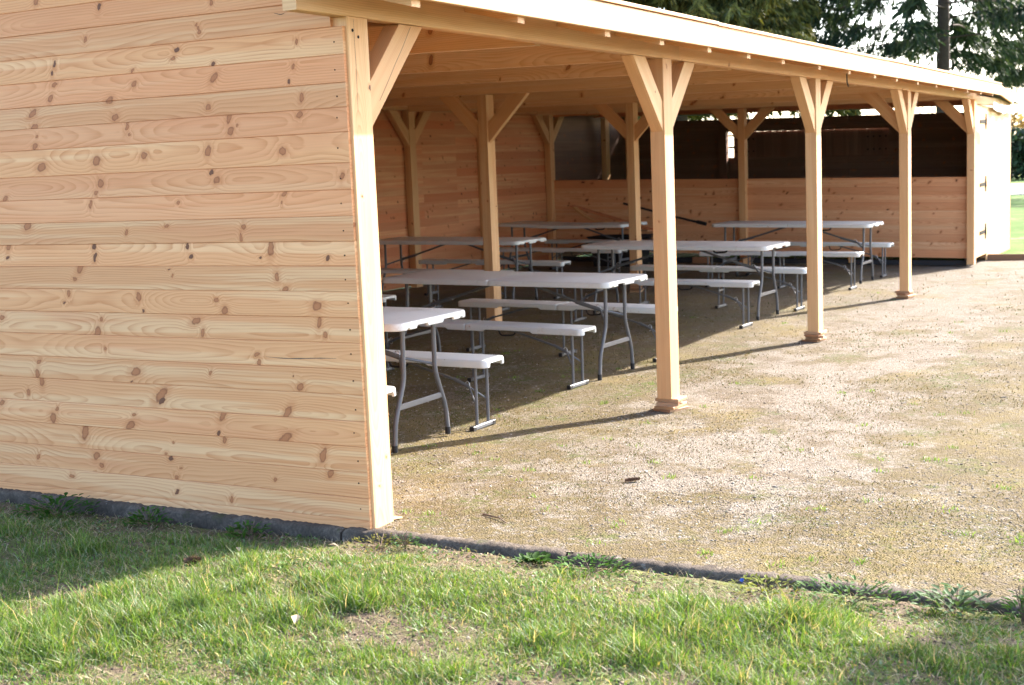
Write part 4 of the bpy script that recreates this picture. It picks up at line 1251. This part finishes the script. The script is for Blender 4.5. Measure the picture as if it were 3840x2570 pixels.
weed('dandelion', 'dark green rosette of long leaves left of the kerb stone joint', -.16, -.86, .055, .02, 26, .05, (.05, .10, .022), group=G)
weed('weed', 'mossy yellow brown tuft below the corner post', -.17, -.14, .12, .035, 120, .016, (.20, .16, .04), group=G)
weed('weed', 'small bluish weed between the corner post and the fir twig', -.16, -.26, .05, .055, 45, .022, (.10, .16, .09), group=G)
weed('weed', 'shaded green weed at the foot of the plank wall, nearest the corner', -.17, .56, .08, .06, 70, .028, (.07, .15, .03), group=G)
weed('weed', 'shaded broad leaved weed below the wall, middle of the shaded weeds', -.20, 1.13, .09, .07, 80, .032, (.065, .15, .03), group=G)
weed('weed', 'large shaded weed patch below the wall, farthest from the corner', -.21, 1.70, .16, .08, 130, .034, (.06, .145, .028), group=G)

# fallen things
def place_mesh(name, mb, mat, label, cat, smooth=False, group=None):
    o = link(name, mb.mesh(name, M[mat], smooth)); tag(o, label, cat, group); return o
def cone(x, y, z, a, L, r, label):
    mb = MB(); d = Vector((math.cos(a), math.sin(a), .05)).normalized(); c = Vector((x, y, z + r*.85))
    s = Vector((0, 0, 1)).cross(d).normalized(); u = d.cross(s)
    mb.tube([c - d*L/2, c - d*L*.3, c, c + d*L*.3, c + d*L/2], r*.55, 8, True, r*.35)
    for i in range(11):
        t = i/10 - .5; rad = r*(1 - (2*t)**2*.6)
        for j in range(8):
            p = 2*math.pi*(j/8 + i*.19); o_ = s*math.cos(p) + u*math.sin(p); q = s*-math.sin(p) + u*math.cos(p)
            b = c + d*L*t
            mb.quad([b + o_*rad*.4 - q*r*.22, b + o_*rad*.4 + q*r*.22, b + o_*rad + d*r*.35 + q*r*.12, b + o_*rad*1.02 + d*r*.35 - q*r*.12], [(0, 0)]*4)
    return place_mesh('pine_cone', mb, 'cone', label, 'pine cone', group='fallen pine cones')
cone(1.33, -.635, float(gz(1.33, -.635)), -1.0, .07, .016, 'brown pine cone lying on the gravel, the largest dark lump there')
cone(-.80, .325, float(lz(-.8, .325)), -.9, .06, .022, 'dark cone lying in the lawn below the plank wall')
def stick(name, pts, r, label, mat='twig'):
    mb = MB(); mb.tube(pts, r, 5, True, r*.5); return place_mesh(name, mb, mat, label, 'twig', True, 'fallen twigs')
def gp(x, y, d=.004): return (x, y, float(gz(x, y)) + d)
stick('twig', [gp(.42, -.30), gp(.36, -.42, .010), gp(.31, -.48)], .0045, 'short brown twig on the gravel beside the corner post')
stick('twig', [(-.14, -.93, float(lz(-.14, -.93)) + .01), (-.12, -1.1, .05), (-.10, -1.23, .068)], .005, 'dry brown stalk leaning on the kerb stone joint')
stick('twig', [(-.30, -1.33, float(lz(-.3, -1.33)) + .02), (-.24, -1.40, .035), (-.16, -1.50, .05)], .0035, 'pale dry stem in the grass before the kerb')
# fir twig with bluish needles
ft = thing('fir_twig', 'fallen fir twig with bluish green needles by the kerb', 'fir twig', (0, 0, 0))
base = [Vector((-.17, -.30, .035)), Vector((-.18, -.42, .045)), Vector((-.19, -.56, .035))]
mb = MB(); mb.tube(base, .003, 5); 
sides = []
for t_, s in ((.2, 1), (.45, -1), (.6, 1), (.35, 1)):
    p = base[0].lerp(base[2], t_); q = p + Vector((s*.045, -.075, .012)); mb.tube([p, q], .002, 4); sides.append((p, q))
link('twig_stem', mb.mesh('twig_stem', M['twig']), ft)
P = []; AZ = []
for p, q in sides + [(base[0], base[1]), (base[1], base[2])]:
    for i in range(46):
        P.append(tuple(p.lerp(q, rng.random())))
P = np.array(P)
link('needles', blades('needles', P, NR.uniform(.014, .022, len(P)), np.full(len(P), .0022), NR.uniform(.7, 1.1, len(P)), palette(len(P), [(.10, .17, .13), (.16, .22, .18)], [1, 1]), 'leaf'), ft)
# blue cap, pale dead leaves
mb = MB(); z = float(lz(-.17, -1.715)); mb.tube([(-.17, -1.715, z + .036), (-.166, -1.720, z + .044)], .007, 12); mb.tube([(-.166, -1.720, z + .044), (-.164, -1.722, z + .047)], .005, 12)
place_mesh('bottle_cap', mb, 'blue', 'small blue plastic cap in the weeds at the kerb', 'cap', True)
def dleaf(x, y, z, s, a, label):
    mb = MB(); c = Vector((x, y, z)); d = Vector((math.cos(a), math.sin(a), .25)).normalized(); q = d.cross(Vector((0, 0, 1))).normalized(); u = q.cross(d)
    tip, bs = c + d*s, c - d*s
    l1, r1 = c + q*s*.55 + u*s*.35, c - q*s*.5 + u*s*.45
    mid = c + u*.05*s
    for tr_ in ((bs, mid, l1), (l1, mid, tip), (tip, mid, r1), (r1, mid, bs)): mb.quad(list(tr_), [(0, 0)]*3)
    return place_mesh('dead_leaf', mb, 'deadleaf', label, 'leaf', False, 'dry fallen leaves')
dleaf(-1.30, -.575, float(lz(-1.3, -.575)) + .03, .03, .5, 'pale curled dead leaf low in the foreground grass')
dleaf(-.33, -.02, float(lz(-.33, -.02)) + .03, .022, 2.0, 'pale dry leaf in the grass below the corner post')
dleaf(-.55, .30, float(lz(-.55, .3)) + .025, .02, 1.0, 'small dry leaf in the grass before the wall shadow')
dleaf(2.4, -1.25, float(gz(2.4, -1.25)) + .012, .03, .3, 'dry leaf on the open gravel')

# ------------------------------------------------------------------ trees
def sprays(name, C, D, L, W, tint, mat):
    n = len(C)
    D = D/np.linalg.norm(D, axis=1, keepdims=True)
    q = NR.normal(size=(n, 3)); S = np.cross(D, q); S /= np.linalg.norm(S, axis=1, keepdims=True)
    V = np.stack([C - D*(L*.5)[:, None], C + S*(W*.5)[:, None], C + D*(L*.5)[:, None], C - S*(W*.5)[:, None]], 1).reshape(-1, 3)
    F = (np.arange(n)[:, None]*4 + [0, 1, 2, 3]).ravel()
    return np_mesh(name, V, F, np.arange(n)*4, np.full(n, 4), M[mat], np.repeat(tint, 4, 0))
def spruce(label, x, y, h, cb, rmax, trunk_r, nl, cols, wts, seed, hang=1.0, dens=1.0, group=None, ls=1.0, leanx=0.0):
    r = random.Random(seed)
    t = thing('conifer', label, 'tree', (x, y, -.05), 0, group)
    mb = MB(); mb.tube([(leanx*k/8*h, 0, h*k/8) for k in range(9)], trunk_r, 10, True, .02)
    link('trunk', mb.mesh('trunk', M['bark'], True), t)
    lm = MB(); C = []; D = []; LL = []
    for i in range(nl):
        f = (i + r.random())/nl
        z = cb + (h - cb)*f**1.25*.97
        ln = rmax*(1 - (z - cb)/(h - cb)*.93)*r.uniform(.6, 1.08)
        a = i*2.399 + r.uniform(-.4, .4)
        da = Vector((math.cos(a), math.sin(a), 0)); sd = Vector((-da.y, da.x, 0))
        pts = []
        n = 9
        dr_ = r.uniform(.12, .30)
        for k in range(n + 1):
            s = k/n
            pts.append(Vector((leanx*z, 0, z)) + da*ln*s + Vector((0, 0, ln*(.10*s - dr_*s*s + .10*s**4))) + sd*ln*.06*math.sin(s*5 + i))
        lm.tube(pts, max(.010, .014*ln/2.5 + .006), 5, True, .004)
        for k in range(int(62*dens*max(.35, ln/3))):
            s = r.uniform(.18, 1.0)**.75
            j = min(n - 1, int(s*n)); p = pts[j].lerp(pts[j+1], s*n - j)
            sl = r.uniform(.25, .9)*(1.15 - .6*s)*min(1, ln/2)*hang*ls
            side = r.choice((-1, 1))
            d = (da*.55 + sd*side*r.uniform(.3, 1.0) + Vector((0, 0, -r.uniform(.25, 1.5)))).normalized()
            e = p + d*sl
            for q in range(int(11*ls) + 4):
                u = r.random(); c = p.lerp(e, u) + Vector((0, 0, -.10*u*u))
                C.append((c.x + r.uniform(-.06, .06), c.y + r.uniform(-.06, .06), c.z + r.uniform(-.07, .04)))
                D.append((d.x + r.uniform(-.6, .6), d.y + r.uniform(-.6, .6), d.z + r.uniform(-.7, .3))); LL.append(r.uniform(.14, .34))
    link('branch', lm.mesh('branch', M['bark'], True), t)
    C = np.array(C); n = len(C); LL = np.array(LL)
    link('crown', sprays('crown', C, np.array(D), LL, LL*NR.uniform(.11, .22, n), palette(n, cols, wts, .25), 'needle'), t)
    return t
dark = [(.022, .042, .026), (.035, .06, .03), (.05, .075, .03)]
spruce('tall dark spruce with a bare straight trunk and drooping boughs, right of the shelter roof', 29.7, 3.3, 17, 4.1, 5.2, .20, 74, dark, [5, 4, 2], 3, 1.15, 0.95, 'conifers beyond the shelter')
spruce('dark conifer with a leaning trunk beside the bright sky gap', 31.7, 7.25, 15, 3.7, 2.3, .26, 60, dark, [5, 4, 1], 8, .8, 0.85, 'conifers beyond the shelter', leanx=.0)
spruce('lighter green conifer at the far right edge with hanging boughs', 43.0, 1.6, 15, 3.9, 4.2, .22, 56, [(.05, .075, .028), (.08, .105, .035), (.035, .055, .025)], [4, 3, 3], 12, 1.1, 1.1, 'conifers beyond the shelter', 1.3)
spruce('broad olive green conifer behind the middle of the roof', 25.6, 8.6, 13, 3.1, 4.6, .28, 230, [(.09, .10, .024), (.14, .145, .034), (.055, .07, .022), (.21, .19, .05)], [5, 4, 4, 2], 21, .75, 1.55, 'conifers beyond the shelter', 1.0)
spruce('slim young conifer added outside the frame to shade the lawn corner', 7.62, -6.2, 6.9, 1.6, 1.45, .09, 60, dark, [3, 4, 3], 30, .75, 2.4, None, 1.0)  # unseen tree, put in for its shadow on the lower right grass

def bare_tree(label, x, y, h, seed, n0=5, group=None, name='bare_tree'):
    r = random.Random(seed); t = thing(name, label, 'tree' if name == 'bare_tree' else 'shrub', (x, y, -.05), 0, group)
    tm = MB(); bm_ = MB()
    def grow(p, d, L, rad, depth):
        q = p + d*L; mid = p.lerp(q, .5) + Vector((r.uniform(-1, 1), r.uniform(-1, 1), 0))*L*.06
        (tm if depth == 0 else bm_).tube([p, mid, q], rad, 5 if depth < 2 else 3, depth == 0, rad*.6)
        if depth >= 4: return
        for i in range(r.choice((3, 3, 4))):
            s = r.uniform(.35, 1.0); b = p.lerp(q, s)
            nd = (d + Vector((r.uniform(-1, 1), r.uniform(-1, 1), r.uniform(-.25, .7)))*.75).normalized()
            grow(b, nd, L*r.uniform(.5, .75), rad*.5, depth + 1)
    for i in range(n0):
        a = 6.283*i/n0 + r.random()
        grow(Vector((math.cos(a)*.1*(n0 > 1), math.sin(a)*.1*(n0 > 1), 0)), Vector((math.cos(a)*.35*(n0 > 1), math.sin(a)*.35*(n0 > 1), 1)).normalized(), h*.40*r.uniform(.8, 1.1), h*.012, 0)
    link('trunk', tm.mesh('trunk', M['barebark']), t); link('branch', bm_.mesh('branch', M['barebark']), t)
# lower boughs of the olive tree close up to the sky gap
BG = 'bare trees far beyond the path'
bare_tree('bare grey twiggy tree far off above the hedge at the right edge', 78, 8.6, 6.4, 4, 4, BG)
bare_tree('bare grey tree seen in the gap under the kiosk roof, nearer the last post', 80, 14.5, 6.8, 5, 4, BG)
bare_tree('bare grey tree hidden mostly behind the kiosk', 82, 20.0, 6.5, 6, 4, BG)
bare_tree('thin bare tree just beyond the right edge of the view', 76, 5.0, 6.0, 7, 4, BG)
def hedge(label, x0, x1, y0, y1, h, cols, seed, n):
    t = thing('hedge', label, 'hedge', ((x0+x1)/2, (y0+y1)/2, 0), 0)
    cx, cyy = (x0+x1)/2, (y0+y1)/2
    r = np.random.default_rng(seed)
    C = np.stack([r.uniform(x0, x1, n) - cx, r.uniform(y0, y1, n) - cyy, r.uniform(0, 1, n)**.8*h*(1 + .1*np.sin(np.linspace(0, 40, n)))], -1)
    D = r.normal(size=(n, 3)); L = r.uniform(.2, .45, n)
    link('foliage', sprays('foliage', C, D, L, L*.6, palette(n, cols, [1]*len(cols), .3), 'needle'), t)
    mb = MB()
    for k in range(14):
        yy = y0 - cyy + (y1-y0)*(k+.5)/14; mb.tube([(0, yy, -.1), (.05, yy + .1, h*.75)], .05, 5)
    link('stem', mb.mesh('stem', M['barebark']), t)
hedge('dark green clipped hedge beyond the path at the right edge', 64, 66, -6, 17, 2.2, [(.025, .05, .022), (.04, .07, .03), (.02, .035, .02)], 2, 16000)
hedge('ochre brown winter hedge behind the dark hedge', 70, 72, -6, 17, 3.1, [(.30, .20, .09), (.22, .16, .08), (.35, .27, .14)], 3, 9000)
